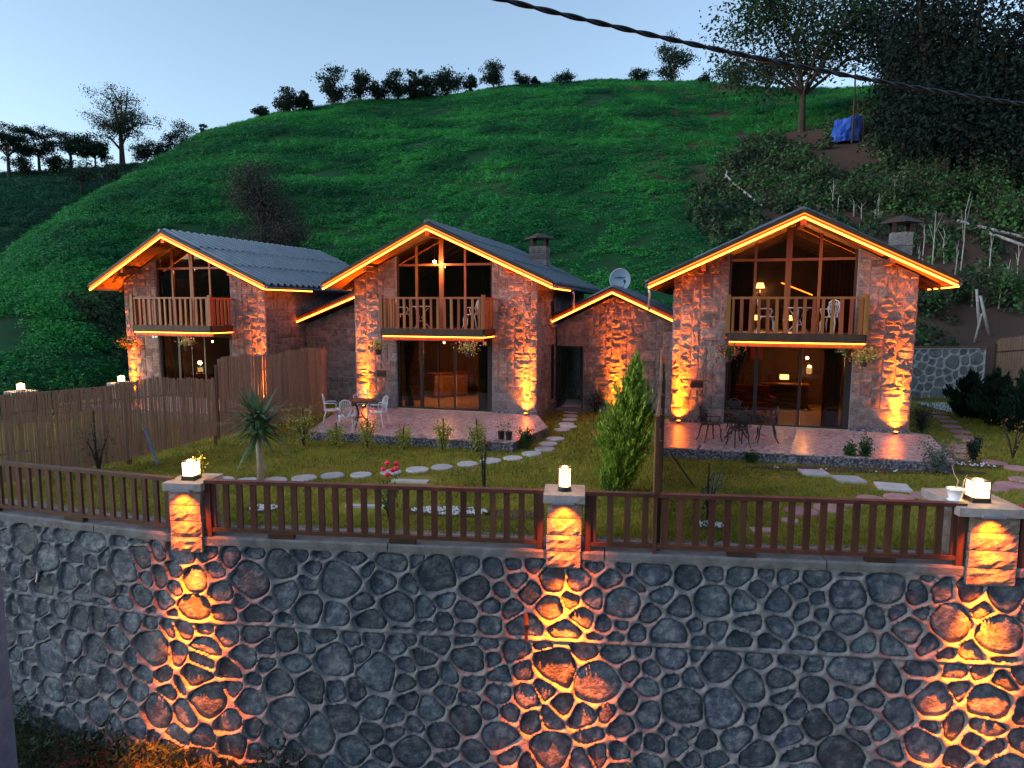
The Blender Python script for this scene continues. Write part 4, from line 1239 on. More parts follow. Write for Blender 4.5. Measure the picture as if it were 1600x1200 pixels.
# local frame conversions for the wing between the middle and right houses
def to_local(root, p):
    return (Matrix.Translation(root.location) @ Matrix.Rotation(root.rotation_euler.z, 4, 'Z')).inverted() @ Vector(p)
AD = 22.75
pl_ = to_local(HM, atD(868, 600, AD+.3)); pr_ = to_local(HM, atD(1047, 600, AD-.9))
ax_ = to_local(HM, atD(955, 458, AD-.9))
dp0 = pl_.y
e0 = to_local(HM, atD(866, 505, AD-.1)); e1 = to_local(HM, atD(1050, 506, AD-1.3))
dl_ = to_local(HM, atD(868, 540, AD+.3)); dr_ = to_local(HM, atD(911, 540, AD+.1))
AN = annex('low gabled stone wing with an open black door between the middle and right houses', HM, HW+.04, pr_.x+.15, dp0, ax_.x, ax_.z-.0, .5*(e0.z+e1.z)+.03, (HW+.08, HW+1.0, 2.02), seed=31)
uplight(HM, pl_.x+2.1, dp0-.22, -.2, 150, 'amber uplight against the low wing behind the bright green conifer')
p0_ = to_local(HL, atD(470, 508, 24.0)); p1_ = to_local(HL, atD(547, 465, 23.4))
AL = annex('low stone wing with a half gable between the left and middle houses', HL, HW+.05, 2*p1_.x-HW-.4, p0_.y+1.0, p1_.x, p1_.z+.05, p0_.z+.1, seed=32)

# satellite dish behind the wing roof
t = thing('satellite_dish', 'round pale blue satellite dish above the ridge of the low wing', 'satellite dish', atD(968, 437, 24.2), .1)
prof = [(.02,.0),(.15,.012),(.28,.045),(.36,.075),(.372,.083)]
mb = MB(); n = 28; vs = [(r*math.cos(2*math.pi*k/n), -d, r*1.04*math.sin(2*math.pi*k/n)) for r, d in prof for k in range(n)]
fs = [(i*n+k, (i+1)*n+k, (i+1)*n+(k+1) % n, i*n+(k+1) % n) for i in range(len(prof)-1) for k in range(n)]
mb.add(vs+[(0,0,0)], fs+[(k, (k+1) % n, len(vs)) for k in range(n)]); ds = mb.build('reflector', M['dish'], t, True)
mb = MB(); n0 = []
for r, d in ((.372,.083),(.385,.078),(.372,.06)): n0 += [(r*math.cos(2*math.pi*k/n), -d, r*1.04*math.sin(2*math.pi*k/n)) for k in range(n)]
mb.add(n0, [(i*n+k, (i+1)*n+k, (i+1)*n+(k+1) % n, i*n+(k+1) % n) for i in range(2) for k in range(n)]); mb.build('rim', M['whitepaint'], t, True)
MB().tube([(.03,-.05,-.40),(.06,-.3,-.26),(.08,-.42,-.12)], .012, 5).build('arm', M['iron'], t)
MB().tube([(.08,-.42,-.10),(.08,-.36,-.04)], [.035,.045], 8).build('receiver', M['iron'], t)
MB().tube([(.03,.04,-.05),(.03,.08,-.5),(.03,.08,-1.1)], .022, 6).build('mast', M['galv'], t)
MB().prism([(-.19,.06),(-.02,.055),(.17,.07),(.19,.095),(.03,.10),(.0,.14),(-.02,.10),(-.18,.085)], .04, .048, lambda a, b, h: (a, -h-.005, b)).build('emblem', M['blue'], ds)

# downpipes
for H_, x, y, lab in ((HM, EX+.08, 1.9, 'short glowing downpipe from the right eave of the middle house to the low wing roof'), (HR, -EX-.03, -.35, 'short downpipe under the left eave of the right house')):
    t = thing('downpipe', lab, 'downpipe', loc_of(H_, x, y), H_.rotation_euler.z)
    MB().tube([(0,0,3.85),(0.02,.05,3.7),(.0,.12,3.5),(-.0,.12,3.25)], .035, 8).build('pipe', M['barmetal'], t, True)

# ------------------------------------------------------------------ terraces and paths
def slab(name, pts, z0, z1, label):
    t = thing(name, label, None, (0, 0, 0), kind='structure')
    if area(pts) < 0: pts = pts[::-1]
    mb = MB(); n = len(pts)
    mb.add([(x, y, z0) for x, y in pts]+[(x, y, z1-.03) for x, y in pts], [(i, (i+1) % n, (i+1) % n+n, i+n) for i in range(n)])
    mb.build('facing', M['facing'], t)
    c = (sum(p[0] for p in pts)/n, sum(p[1] for p in pts)/n)
    big = [(c[0]+(x-c[0])*1.004, c[1]+(y-c[1])*1.004) for x, y in pts]
    MB().prism(big, z1-.03, z1).build('paving', M['mosaic'], t)
    return t
def lp(root, x, y): v = loc_of(root, x, y); return (v.x, v.y)
slab('terrace', [at(1037, 698, .0), at(1492, 722, .0), lp(HR, HW+.5, -.02), lp(HR, HW+.02, .3), lp(HR, -HW-.35, .3), lp(HR, -HW-.35, -.1)], -.3, -.003, 'mosaic paved terrace in front of the right house')
slab('terrace', [at(483, 673, .0), at(801, 691, .0), at(855, 667, .0), lp(HM, HW-.02, .1), lp(HM, -HW, .3), lp(HM, -HW-.3, -.4)], -.3, -.003, 'mosaic paved terrace in front of the middle house')
slab('terrace', [lp(HL, -HW-.3, -2.6), lp(HL, HW, -2.6), lp(HL, HW, .2), lp(HL, -HW-.3, .2)], -.3, -.003, 'paved terrace in front of the left house')
STONES = []
def path(label, pts, mat, r=.27, sq=()):
    t = thing('stepping_stone_path', label, None, (0, 0, 0), kind='structure')
    rn = random.Random(len(pts))
    for i, (px, py) in enumerate(pts):
        x, y = at(px, py, LZ+.03); STONES.append((x, y, r+.05))
        rr = r*rn.uniform(.9, 1.1)
        mb = MB(); n = 14; a0 = rn.random()*6
        ks = [rn.uniform(.96, 1.04) for _ in range(n)]
        ring = lambda k_, z_: [(x+rr*k_*ks[k]*math.cos(a0+2*math.pi*k/n), y+rr*k_*ks[k]*math.sin(a0+2*math.pi*k/n), z_) for k in range(n)]
        vs = ring(1, LZ-.02)+ring(1, LZ+.025)+ring(.93, LZ+.038)
        fs = [(j*n+k, j*n+(k+1) % n, (j+1)*n+(k+1) % n, (j+1)*n+k) for j in range(2) for k in range(n)]+[tuple(2*n+k for k in range(n))]
        mb.add(vs, fs); mb.build('stepping_stone', mat, t)
    for (px, py, w, d) in sq:
        x, y = at(px, py, LZ+.03); STONES.append((x, y, max(w, d)*.7)); a = rn.uniform(-.2, .2)-.28
        R_ = lambda u, v, z_: (x+u*math.cos(a)-v*math.sin(a), y+u*math.sin(a)+v*math.cos(a), z_)
        MB().prism([(-w/2,-d/2),(w/2,-d/2),(w/2,d/2),(-w/2,d/2)], LZ-.02, LZ+.04, R_).build('stepping_slab', M['greystone'] if w > .4 else mat, t)
    return t
path('pale round stepping stones curving across the middle lawn to the low wing door',
     [(892,643),(891,649),(890,655),(885,662),(878,671),(868,685),(857,693),(851,701),(831,708),(802,715),(767,719),(731,724),(691,729),(652,733),(611,737),(564,741),(520,742),(475,746),(429,750),(385,751),(345,749),(297,747),(890,638),(888,666)],
     M['greystone'], .25, [(641,751,.75,.18),(570,790,.7,.12)])
path('pinkish round stepping stones curving past the right terrace',
     [(1252,798),(1295,793),(1326,784),(1362,779),(1404,776),(1448,774),(1483,770),(1551,761),(1579,757),(1598,749),(1591,731),(1553,722),(1502,713),(1495,703),(1500,696),(1519,689),(1505,682),(1500,674),(1486,666),(1482,658),(1469,651),(1462,645),(1640,745),(1520,765)],
     M['redstone'], .27, [(1272,738,.55,.5),(1326,748,.55,.5),(1395,760,.6,.55),(1191,828,.36,.2),(1234,813,.26,.2)])
mb = MB(); P_ = [at(1425,628,LZ), at(1500,630,LZ), at(1620,634,LZ), at(1640,650,LZ), at(1480,644,LZ)]
mb.add([(x, y, LZ+.012) for x, y in P_], [tuple(range(len(P_)-1, -1, -1))]); tag(mb.build('path', M['pale']), 'pale paved path behind the right house corner', kind='structure')
# gravel strip along the inside of the railing
mb = MB(); vs = []
ss = np.linspace(-L_LEFT, L_RIGHT, 60)
for q in ss:
    a = wall_xy(q, -.15); b = wall_xy(q, -.62-.16*noise.noise(Vector((q*2, 0, 0)))); vs += [(a.x, a.y, LZ+.010), (b.x, b.y, LZ+.008)]
mb.add(vs, [(2*i, 2*i+2, 2*i+3, 2*i+1) for i in range(59)])
tag(mb.build('gravel_strip', M['gravel']), 'grey gravel strip along the inside of the railing', kind='structure')

# ------------------------------------------------------------------ reed fences
def reed_fence(label, pts, z0s, z1s, name='reed_fence', posts=1.6, seed=3, gap=.0095, side=1):
    """pts plan polyline ; reeds stand from z0 to z1 with an uneven top"""
    rn = np.random.default_rng(seed); t = thing(name, label, 'fence', (0, 0, 0))
    V = []; F = []; acc = 0
    for (a, b, za, zb_, ta, tb_) in zip(pts[:-1], pts[1:], z0s[:-1], z0s[1:], z1s[:-1], z1s[1:]):
        L = math.hypot(b[0]-a[0], b[1]-a[1]); n = int(L/gap); dx, dy = (b[0]-a[0])/L, (b[1]-a[1])/L
        for i in range(n):
            u = (i+rn.uniform(0, .6))/n
            x, y = a[0]+(b[0]-a[0])*u, a[1]+(b[1]-a[1])*u
            zb0 = za+(zb_-za)*u+rn.normal()*.02; zt = ta+(tb_-ta)*u+.05*math.sin((acc+u*L)*2.1)+.02*math.sin((acc+u*L)*7)+rn.normal()*.014
            r = rn.uniform(.005, .010); off = rn.normal()*.008
            x += -dy*off; y += dx*off; ln = rn.normal()*.012
            k = len(V)
            for (zz, sh) in ((zb0, 0), (zt, ln)):
                for an in (0, 2.094, 4.189):
                    V.append((x+dx*sh+r*math.cos(an), y+dy*sh+r*math.sin(an), zz))
            for e in range(3): F.append((k+e, k+(e+1) % 3, k+3+(e+1) % 3, k+3+e))
        acc += L
    o = np_mesh('reeds', np.array(V), np.array(F), M['reed'], t); tag(o, kind='stuff')
    for (a, b, ta, tb_) in zip(pts[:-1], pts[1:], z1s[:-1], z1s[1:]):
        L = math.hypot(b[0]-a[0], b[1]-a[1]); n = max(1, int(L/posts)); dx, dy = (b[0]-a[0])/L, (b[1]-a[1])/L
        for i in range(n+1):
            u = i/n; x = a[0]+(b[0]-a[0])*u-dy*.06*side; y = a[1]+(b[1]-a[1])*u+dx*.06*side
            MB().box(x-.03, x+.03, y-.03, y+.03, LZ-.05, ta+(tb_-ta)*u-.15).build('post', M['rail'], t)
        for h in (.35, .8):
            zz = lambda e: LZ+(e-LZ)*h
            MB().bar((a[0]-dy*.03*side, a[1]+dx*.03*side, zz(ta)), (b[0]-dy*.03*side, b[1]+dx*.03*side, zz(tb_)), .03).build('cross_rail', M['rail'], t)
    return t
FA = at(-60, 770, LZ); FB = at(205, 726, LZ); FC = at(340, 695, LZ+.0)
FD = at(345, 687, LZ); FE = at(442, 662, LZ); FF = at(512, 648, LZ)
def ztop(p, px, py):  # height of a pixel row above a plan point
    return atD(px, py, p[1]).z
reed_fence('long low reed screen fence on the left with a sagging uneven top', [FA, FB, FC],
           [-.22, -.12, .02], [ztop(FA,-60,628), ztop(FB,205,597), ztop(FC,338,588)], seed=3, posts=1.9)
reed_fence('taller reed screen fence in front of the left house reaching the middle house', [FD, FE, FF],
           [-.15, -.2, -.2], [ztop(FD,345,562), ztop(FE,440,550), ztop(FF,512,545)], seed=4, posts=2.2)
MB().bar((*at(436, 662, LZ)[:2], -.25), (*at(436, 662, LZ)[:2], 1.75), .05).build('fence_stake', M['iron'])
tag(bpy.data.objects['fence_stake'], 'dark upright stake standing before the taller reed fence', 'stake')
a = at(247, 727, LZ); b = atD(226, 670, at(226, 722, LZ)[1])
MB().bar((a[0], a[1], LZ), tuple(b), .05).build('leaning_prop', M['galv']); tag(bpy.data.objects['leaning_prop'], 'grey metal prop leaning against the left reed fence', 'prop')
# divider between the two gardens, seen nearly edge on
DA = wall_xy(div_s, -.12); DB = lp(HR, -HW-.30, -.1)
reed_fence('reed divider fence seen edge on between the middle and right gardens', [(DA.x, DA.y), (.5*(DA.x+DB[0])+.03, .5*(DA.y+DB[1])), DB], [-.2,-.2,-.2], [1.55,1.9,2.05], seed=5, side=-1)
a = at(1086, 762, LZ); b = atD(1048, 708, at(1040, 745, LZ)[1])
MB().bar((a[0], a[1], LZ), tuple(b), .035).build('leaning_prop', M['darkwood']); tag(bpy.data.objects['leaning_prop.001'], 'thin dark stick leaning against the divider fence', 'prop')
# right rear: stone retaining wall and reed screen
q0 = at(1405, 622, LZ); q1 = at(1538, 622, LZ); q1 = (q1[0], q1[1]+.3)
dv = Vector((q1[0]-q0[0], q1[1]-q0[1], 0)); Lw = dv.length; dv.normalize(); nv = Vector((dv.y, -dv.x, 0)); nv = nv if nv.y < 0 else -nv
bw = thing('rear_stone_wall', 'pale mortared stone wall behind the right house by the dark conifers', 'wall')
M['palestone'] = pm('pale_wall_stone', [(.13,.12,.12),(.26,.24,.24)], .8, 4, .8, 16, rnd=.2)
M['palemortar'] = pm('pale_mortar', [(.42,.39,.38),(.55,.52,.50)], .9, 4, .5, 30)
def bw_fn(s, z, d): p = Vector((q0[0], q0[1], 0))+dv*s+nv*(.1+d); return (p.x, p.y, z)
cobble_wall(bw, [(-.2, Lw, LZ-.1, 1.74)], bw_fn, .03, random.Random(4), .05, -.2, Lw, LZ-.1, 1.75, M['palestone'], M['palemortar'], 300, size=(.26,.5))
mb = MB(); mb.prism([(-.2, LZ-.1), (Lw, LZ-.1), (Lw, 1.74), (-.2, 1.74)], -.5, .02, lambda a, b, h: bw_fn(a, b, h-.1)); mb.build('core', M['palemortar'], bw)
mb = MB(); mb.box(-.2, Lw+.1, -.05, .14, 1.765, 1.83, lambda x, y, z: bw_fn(x, z, y-.05)); mb.build('top_board', M['board'], bw)
r0 = at(1545, 622, LZ); r1 = at(1680, 640, LZ)
reed_fence('reed screen fence on the right behind the dark conifers', [(r0[0], r0[1]-.2), (r1[0], r1[1])], [-.2,-.2], [ztop(r0,1548,531), ztop(r1,1680,515)], seed=6, posts=1.4, side=-1)

# rear left railing with two lanterns
def mini_pillar(px, py, label, lab2):
    D = (HC-.70)/math.tan(math.atan((py-600)/FPX)+PITCH)
    v = atD(px, py, D); t = thing('stone_pillar', label, 'pillar', (v.x, v.y, 0), -.5)
    rn = random.Random(px)
    for a, b in ((-.3,0),(0,.3),(.3,.6)): rough_block(-.25,.25,-.25,.25,a+.006,b-.006,rn).build('stone_block', M['pillar'], t)
    rough_block(-.32,.32,-.32,.32,.60,.70,rn,.005).build('cap_stone', M['cap'], t)
    ln = thing('lantern', lab2, 'lamp', (v.x, v.y, .70), -.5)
    MB().lathe([(.12,0),(.11,.05)], 10).build('base', M['iron'], ln); MB().lathe([(.10,.05),(.10,.22)], 12).build('glass', M['lamp'], ln)
    MB().lathe([(.115,.22),(.05,.25)], 10).build('lid', M['iron'], ln)
    point(ln, (0,0,.4), 10, (1,.66,.3), .08)
    return v
va = mini_pillar(33, 614, 'stone pillar behind the reed fence at the far left', 'glowing lantern behind the reed fence at the far left')
vb = mini_pillar(190, 600, 'stone pillar behind the reed fence beside the left house', 'glowing lantern behind the reed fence beside the left house')
def far_rail(a, b, label, n):
    d = Vector((b.x-a.x, b.y-a.y, 0)); L = d.length; t = thing('railing', label, 'railing', (a.x, a.y, 0), math.atan2(d.y, d.x))
    MB().box(.3, L-.3, -.05, .05, .55, .61).build('top_rail', M['rail'], t); MB().box(.3, L-.3, -.04, .04, -.15, -.09).build('bottom_rail', M['rail'], t)
    for k in range(n): x = .4+(L-.8)*k/(n-1); MB().box(x-.04, x+.04, -.02, .02, -.09, .55).build('baluster', M['rail'], t)
far_rail(va, vb, 'wooden railing between the two far lanterns behind the reed fence', 10)
far_rail(Vector((va.x-3.4, va.y-2.6, 0)), va, 'wooden railing running out of frame past the far left lantern', 14)

# ------------------------------------------------------------------ garden plants
def shrub(name, label, cat, px, py, h, w, mat, n=260, size=.05, stake=False, seed=1, stems=5, z=LZ, group=None, up=.3, pos=None, aspect=.45):
    rg = np.random.default_rng(seed); x, y = at(px, py, z) if pos is None else pos[:2]
    if pos is not None: z = pos[2]
    t = thing(name, label, cat, (x, y, z), rg.uniform(0, 6), group)
    P = []; mb = MB()
    for k in range(stems):
        a = 2*math.pi*k/stems+rg.uniform(-.4, .4); tip = Vector((math.cos(a)*w*.42*rg.uniform(.5,1.1), math.sin(a)*w*.42*rg.uniform(.5,1.1), h*rg.uniform(.65, 1)))
        mid = Vector((tip.x*.35, tip.y*.35, tip.z*.5)); 
        mb.tube([(0,0,0), mid, tip], [.012*h/.6, .008*h/.6, .003], 5)
        for q in range(n//stems):
            u = rg.uniform(.25, 1); c = mid*2*u*(1-u)+tip*u*u
            P.append(c+Vector(rg.normal(size=3)*w*.12))
    mb.build('stem', M['bark'], t)
    V, F = leaf_arrays(np.array(P), size, aspect, up, rg); np_mesh('foliage', V, F, mat, t)
    if stake: MB().tube([(.03,.02,0),(.03,.02,h*1.05)], .016, 6).build('stake', M['darkwood'], t)
    return t
for i, (px, py, h, w, mt, lab) in enumerate([
    (475,697,.95,1.1,'yellowleaf','broad yellow green shrub at the left front corner of the middle terrace'),
    (524,699,.6,.55,'yellowleaf','low yellow green shrub second along the middle terrace edge'),
    (574,701,.75,.6,'yellowleaf','feathery yellow green shrub before the brown topped table'),
    (632,702,.55,.5,'yellowleaf','small staked yellow green shrub under the left door pane'),
    (692,705,.78,.5,'yellowleaf','tall narrow staked shrub before the middle of the sliding doors'),
    (746,706,.80,.55,'yellowleaf','staked golden shrub before the right edge of the sliding doors'),
    (822,702,.55,.45,'greenleaf','dark sparse shrub past the right corner of the middle terrace')]):
    shrub('garden_shrub', lab, 'shrub', px, py, h, w, M[mt], 1000, .06, True, 40+i, 8)
for i, (px, py, h, w, mt, lab) in enumerate([
    (1350,729,.75,.35,'greenleaf','tall slim green plant in front of the right terrace facing'),
    (1327,728,.55,.3,'greenleaf','second slim green plant just left of the taller one by the right terrace'),
    (1463,741,.75,.9,'greyleaf','bushy grey green lavender at the right corner of the right terrace'),
    (1174,722,.25,.4,'greenleaf','low green clump under the black armchairs before the terrace facing'),
    (1440,678,.9,.7,'brownleaf','brownish grassy shrub at the right rear corner of the right terrace'),
    (1520,722,.6,.35,'dark','small dark clipped sapling by the pink stepping stones'),
    (930,645,.8,.9,'dark','dark rounded shrub against the low wing wall'),
    (1582,716,1.0,.8,'orangeleaf','sparse orange leaved shrub on the right lawn')]):
    shrub('garden_shrub', lab, 'shrub', px, py, h, w, M[mt], 1000 if mt != 'orangeleaf' else 110, .06, i == 5, 60+i, 7)
shrub('sapling', 'thin sapling with violet tip before the left reed fence', 'sapling', 155, 735, 1.25, 1.0, M['greyleaf'], 300, .07, True, 81)
shrub('sapling', 'tall thin green sapling behind the railing on the middle lawn', 'sapling', 755, 760, .95, .25, M['greenleaf'], 140, .05, True, 82)
shrub('sapling', 'small leafy sapling tied to a stake in a white pebble ring on the right lawn', 'sapling', 1108, 815, .95, .5, M['greyleaf'], 200, .08, True, 83)
rs = shrub('rose_bush', 'rose bush with red blooms behind the railing', 'rose bush', 608, 812, .85, .5, M['greenleaf'], 300, .06, False, 84)
rg = np.random.default_rng(2)
for k in range(6):
    mb = MB(); c = (rg.uniform(-.25,.25), rg.uniform(-.2,.2), .85+rg.uniform(-.1,.12))
    mb.lathe([(.01,-.03),(.045,-.01),(.055,.02),(.03,.045)], 7, c); mb.build('rose', M['flowerred'], rs)
# violet flower spikes
for px, py, lab in ((1090, 728, 'violet flower spike at the left end of the right terrace'), (142, 722, 'violet flower spike before the left reed fence')):
    x, y = at(px, py, LZ); t = thing('flower', lab, 'flower', (x, y, LZ)); 
    hh = .5 if px > 500 else 1.2
    MB().tube([(0,0,0),(.02,0,hh*.6)], .006, 4).build('stem', M['bark'], t)
    V, F = leaf_arrays(np.random.default_rng(1).normal(size=(60,3))*[.03,.03,.12]+[.02,0,hh*.75], .04, .8); np_mesh('blossom', V, F, M['flowerviolet'], t)
# planted rings: mulch and white pebbles
def bed(label, px, py, w, d, mats):
    x, y = at(px, py, LZ); t = thing('planting_bed', label, None, (x, y, LZ), RZM, kind='structure')
    rn = random.Random(px)
    mb = MB(); n = 24; mb.add([(w*math.cos(2*math.pi*k/n)*rn.uniform(.93,1.05), d*math.sin(2*math.pi*k/n)*rn.uniform(.93,1.05), .018) for k in range(n)], [tuple(range(n))]); mb.build('mulch', M['mulch'], t)
    mb = MB()
    for k in range(mats):
        a = rn.random()*6.3; q = math.sqrt(rn.random())*.8; cx, cy = w*q*math.cos(a), d*q*math.sin(a); r = rn.uniform(.015,.035)
        mb.lathe([(r*.7,.015),(r,.03),(r*.5,.045)], 5, (cx, cy, 0))
    if mats: tag(mb.build('pebbles', M['whitepebble'], t), kind='stuff')
bed('bed of white pebbles and dark mulch behind the railing', 703, 800, .85, .28, 260)
bed('reddish mulch bed right of the white pebbles behind the railing', 800, 805, .55, .26, 0)
bed('small ring of mulch and white stones on the right lawn', 1107, 822, .3, .22, 40)
bed('ring of white stones round the clipped sapling', 1525, 727, .5, .35, 30)
bed('ring of white flowers near the left railing', 412, 795, .32, .25, 60)
bed('mulch bed along the right terrace front', 1350, 735, 2.6, .25, 10)

# yucca
x, y = at(408, 752, LZ); t = thing('yucca', 'tall spiky yucca on a slim pale trunk behind the left railing', 'yucca', (x, y, LZ))
MB().tube([(0,0,0),(.0,0,.4),(-.03,.02,1.05)], [.085,.07,.065], 9).build('trunk', M['paletrunk'], t, True)
rn = random.Random(5); mbs = MB(); drop = MB()
for k in range(170):
    a = rn.random()*6.283; el = math.asin(rn.uniform(-.12, .99)) if k > 40 else rn.uniform(-.7, -.2)
    L = rn.uniform(.55, .95); w = .038
    d = Vector((math.cos(a)*math.cos(el), math.sin(a)*math.cos(el), math.sin(el))); s_ = Vector((-math.sin(a), math.cos(a), 0))
    b0 = Vector((-.03, .02, 1.0+rn.random()*.4)); sag = -.10 if el < .5 else -.02
    p1 = b0+d*L*.5; p2 = b0+d*L+Vector((0,0,sag))
    mbs.add([b0-s_*w*.6, b0+s_*w*.6, p1+s_*w, p1-s_*w, p2], [(0,1,2,3),(3,2,4)])
mbs.build('blades', M['yucca'], t); tag(bpy.data.objects[t.children[-1].name], kind='stuff')

# bright green conifer
def thuja(name, label, px, py, h, w, mat, n, seed, lean=(0,0), size=.11, z=LZ):
    rg = np.random.default_rng(seed); x, y = at(px, py, z); t = thing(name, label, 'conifer', (x, y, z))
    MB().tube([(0,0,0),(lean[0]*.5,lean[1]*.5,h*.5),(lean[0],lean[1],h*.95)], [.05,.035,.008], 7).build('trunk', M['bark'], t)
    # plumes: upward pointing sprays rooted along the trunk
    P = []; Dn = []
    for k in range(int(n/44)):
        u = rg.uniform(.03, .98)**1.15; a = rg.uniform(0, 6.283)
        rad = w*.5*(math.sin(math.pi*min(1,(u*.92+.13)))**.75)*rg.uniform(.6, 1.25)*(1-.45*u)
        base = np.array([lean[0]*u, lean[1]*u, h*u*.86]); dr = np.array([math.cos(a), math.sin(a), 0])
        tip = base+dr*rad+np.array([0,0,h*.17*rg.uniform(.6,1.5)])
        for q in range(44):
            v = rg.uniform(.25, 1.0); c = base+(tip-base)*v+np.array([0,0,-.05*h*math.sin(v*3.1)]); P.append(c+rg.normal(size=3)*(.042*w)*(1.15-v*.85)); d = (tip-base); d = d/np.linalg.norm(d)+np.array([0,0,1.1]); Dn.append(d/np.linalg.norm(d))
    V, F = leaf_arrays(np.array(P), size, .28, .0, rg, np.array(Dn)); np_mesh('foliage', V, F, mat, t)
    return t
thuja('conifer', 'tall bright yellow green feathery conifer behind the railing in the middle', 962, 772, 2.6, 1.3, M['thuja'], 16000, 5, (.42, .35), .11)
thuja('conifer', 'left of the three dark conifers before the rear stone wall', 1512, 652, 1.5, 1.7, M['dark'], 5000, 6, size=.2)
thuja('conifer', 'middle one of the three dark conifers before the right reed fence', 1552, 664, 1.7, 1.6, M['dark'], 5000, 7, size=.2)
thuja('conifer', 'rightmost of the three dark conifers at the frame edge', 1596, 676, 1.8, 1.6, M['dark'], 5000, 8, size=.2)
# flower pot on the right pillar, pots on the middle terrace, dry leaves by the left lantern
q = loc_of(P3, -.38, .22); t = thing('plant_pot', 'pale round pot with two bare twigs on the right pillar beside the lantern', 'plant pot', (q.x, q.y, .622))
MB().lathe([(.10,0),(.10,.012),(.075,.02),(.105,.15),(.115,.155),(.115,.175),(.095,.175)], 18).build('pot', M['whitepaint'], t, True)
MB().lathe([(.095,.16),(.02,.168)], 14).build('soil', M['mulch'], t)
MB().tube([(0,0,.16),(.03,0,.28),(-.03,.01,.38),(-.08,0,.52)], [.008,.007,.006,.003], 5).build('twig', M['deadwood'], t)
MB().tube([(.10,0,.16),(.11,0,.28),(.16,.02,.36)], [.008,.007,.003], 5).build('twig', M['deadwood'], t)
for (px, py, lab) in ((783, 686, 'left of the two small black plant pots on the middle terrace corner'), (795, 687, 'right one of the two black pots with a leafy plant on the middle terrace corner')):
    x, y = at(px, py, 0); t = thing('plant_pot', lab, 'plant pot', (x, y, 0)); MB().lathe([(.07,0),(.09,.2),(.095,.21),(.08,.205)], 12).build('pot', M['iron'], t)
    V, F = leaf_arrays(np.random.default_rng(px).normal(size=(60,3))*[.07,.07,.1]+[0,0,.32], .05, .5); np_mesh('foliage', V, F, M['greenleaf'], t)
q = loc_of(P1, .16, .05); t = thing('potted_sprig', 'yellow lit leafy sprig behind the left lantern', 'plant', (q.x, q.y, .62))
V, F = leaf_arrays(np.random.default_rng(9).normal(size=(45,3))*[.05,.05,.1]+[0,.1,.22], .05, .5); np_mesh('foliage', V, F, M['yellowleaf'], t)
MB().tube([(0,.1,0),(0,.1,.3)], .005, 4).build('stem', M['bark'], t)

# ------------------------------------------------------------------ lawn grass, nearer blades real
rg = np.random.default_rng(21)
NB = 150000
dist = 9.6+(rg.random(NB)**1.7)*17
azs = rg.uniform(-.62, .66, NB)
X = dist*np.tan(azs); Y = dist+0*X
wl_y = np.where(X > CORNER.x, A1.y+(X-A1.x)*DM.y/DM.x, CORNER.y+(X-CORNER.x)*DL.y/DL.x)
ok = Y > wl_y+.5
for (sx, sy, r) in STONES: ok &= (X-sx)**2+(Y-sy)**2 > r*r
X, Y = X[ok], Y[ok]; n = len(X)
sc = 1+(Y-9)/9
hgt = rg.uniform(.03, .075, n)*(.8+.25*sc); w = rg.uniform(.004, .009, n)*sc; a = rg.uniform(0, 6.283, n)
lx, ly = rg.normal(size=n)*.02*sc, rg.normal(size=n)*.02*sc
V = np.zeros((n, 3, 3)); V[:,0] = np.stack([X-np.cos(a)*w, Y-np.sin(a)*w, np.full(n, LZ-.004)], 1); V[:,1] = np.stack([X+np.cos(a)*w, Y+np.sin(a)*w, np.full(n, LZ-.004)], 1)
V[:,2] = np.stack([X+lx, Y+ly, LZ+hgt], 1)
o = np_mesh('lawn_grass', V.reshape(-1,3), np.arange(3*n).reshape(n,3), M['grass']); tag(o, 'short yellow green lawn grass', 'grass', kind='stuff')
# weeds at the foot of the wall
NB = 70000
X = -10+16*rg.random(NB)**1.0; Y = 7.0+rg.random(NB)*4.2; 
wl_y = np.where(X > CORNER.x, A1.y+(X-A1.x)*DM.y/DM.x, CORNER.y+(X-CORNER.x)*DL.y/DL.x)-.25
mound = np.array([noise.noise(Vector((x*.9, y*.9, 2))) for x, y in zip(X, Y)])
ok = (Y < wl_y) & (rg.random(NB) < np.clip(.62-.11*(X+3)+mound, 0.05, 1))
X, Y, mound = X[ok], Y[ok], mound[ok]
Z = GZ+np.maximum(0, -X-2)*.02+rg.random(len(X))**1.4*(.3+.7*np.clip(mound+.25, 0, 1))
V, F = leaf_arrays(np.stack([X, Y, Z], 1), .10, .35, .6, rg)
o = np_mesh('weeds', V, F, M['mid']); tag(o, 'dark weeds growing along the foot of the stone wall', 'weeds', kind='stuff')
for px, py, lab in ((905, 1190, 'lit yellow weed at the wall foot under the middle pillar'), (922, 1180, 'tall thin weed stalk just right of the lit yellow weed')):
    v = atD(px, py, 8.6); shrub('weed', lab, 'weed', 0, 0, .55 if px < 910 else .8, .3 if px < 910 else .12, M['yellowleaf'], 90, .06, False, px, 3, pos=(v.x, v.y, GZ))
# drain pipes and holes in the wall
for px, py, D, lab, mt in ((68, 893, 11.0, 'dark spout sticking out of the wall at the left', 'black'), (822, 982, 9.3, 'short rusty pipe hanging on the wall left of the middle pillar light', 'rail')):
    v = atD(px, py, D); t = thing('wall_spout', lab, 'pipe', v)
    MB().tube([(0,.35,.05),(0,-.12,.0),(0,-.16,-.12)] if mt == 'black' else [(0,.3,.1),(0,-.12,.09),(0,-.13,-.12)], .035, 8).build('pipe', M[mt], t)
for px, py, lab in ((490, 1112, 'square drain hole low in the wall on the left'), (1166, 1160, 'square drain hole low in the wall on the right')):
    pass

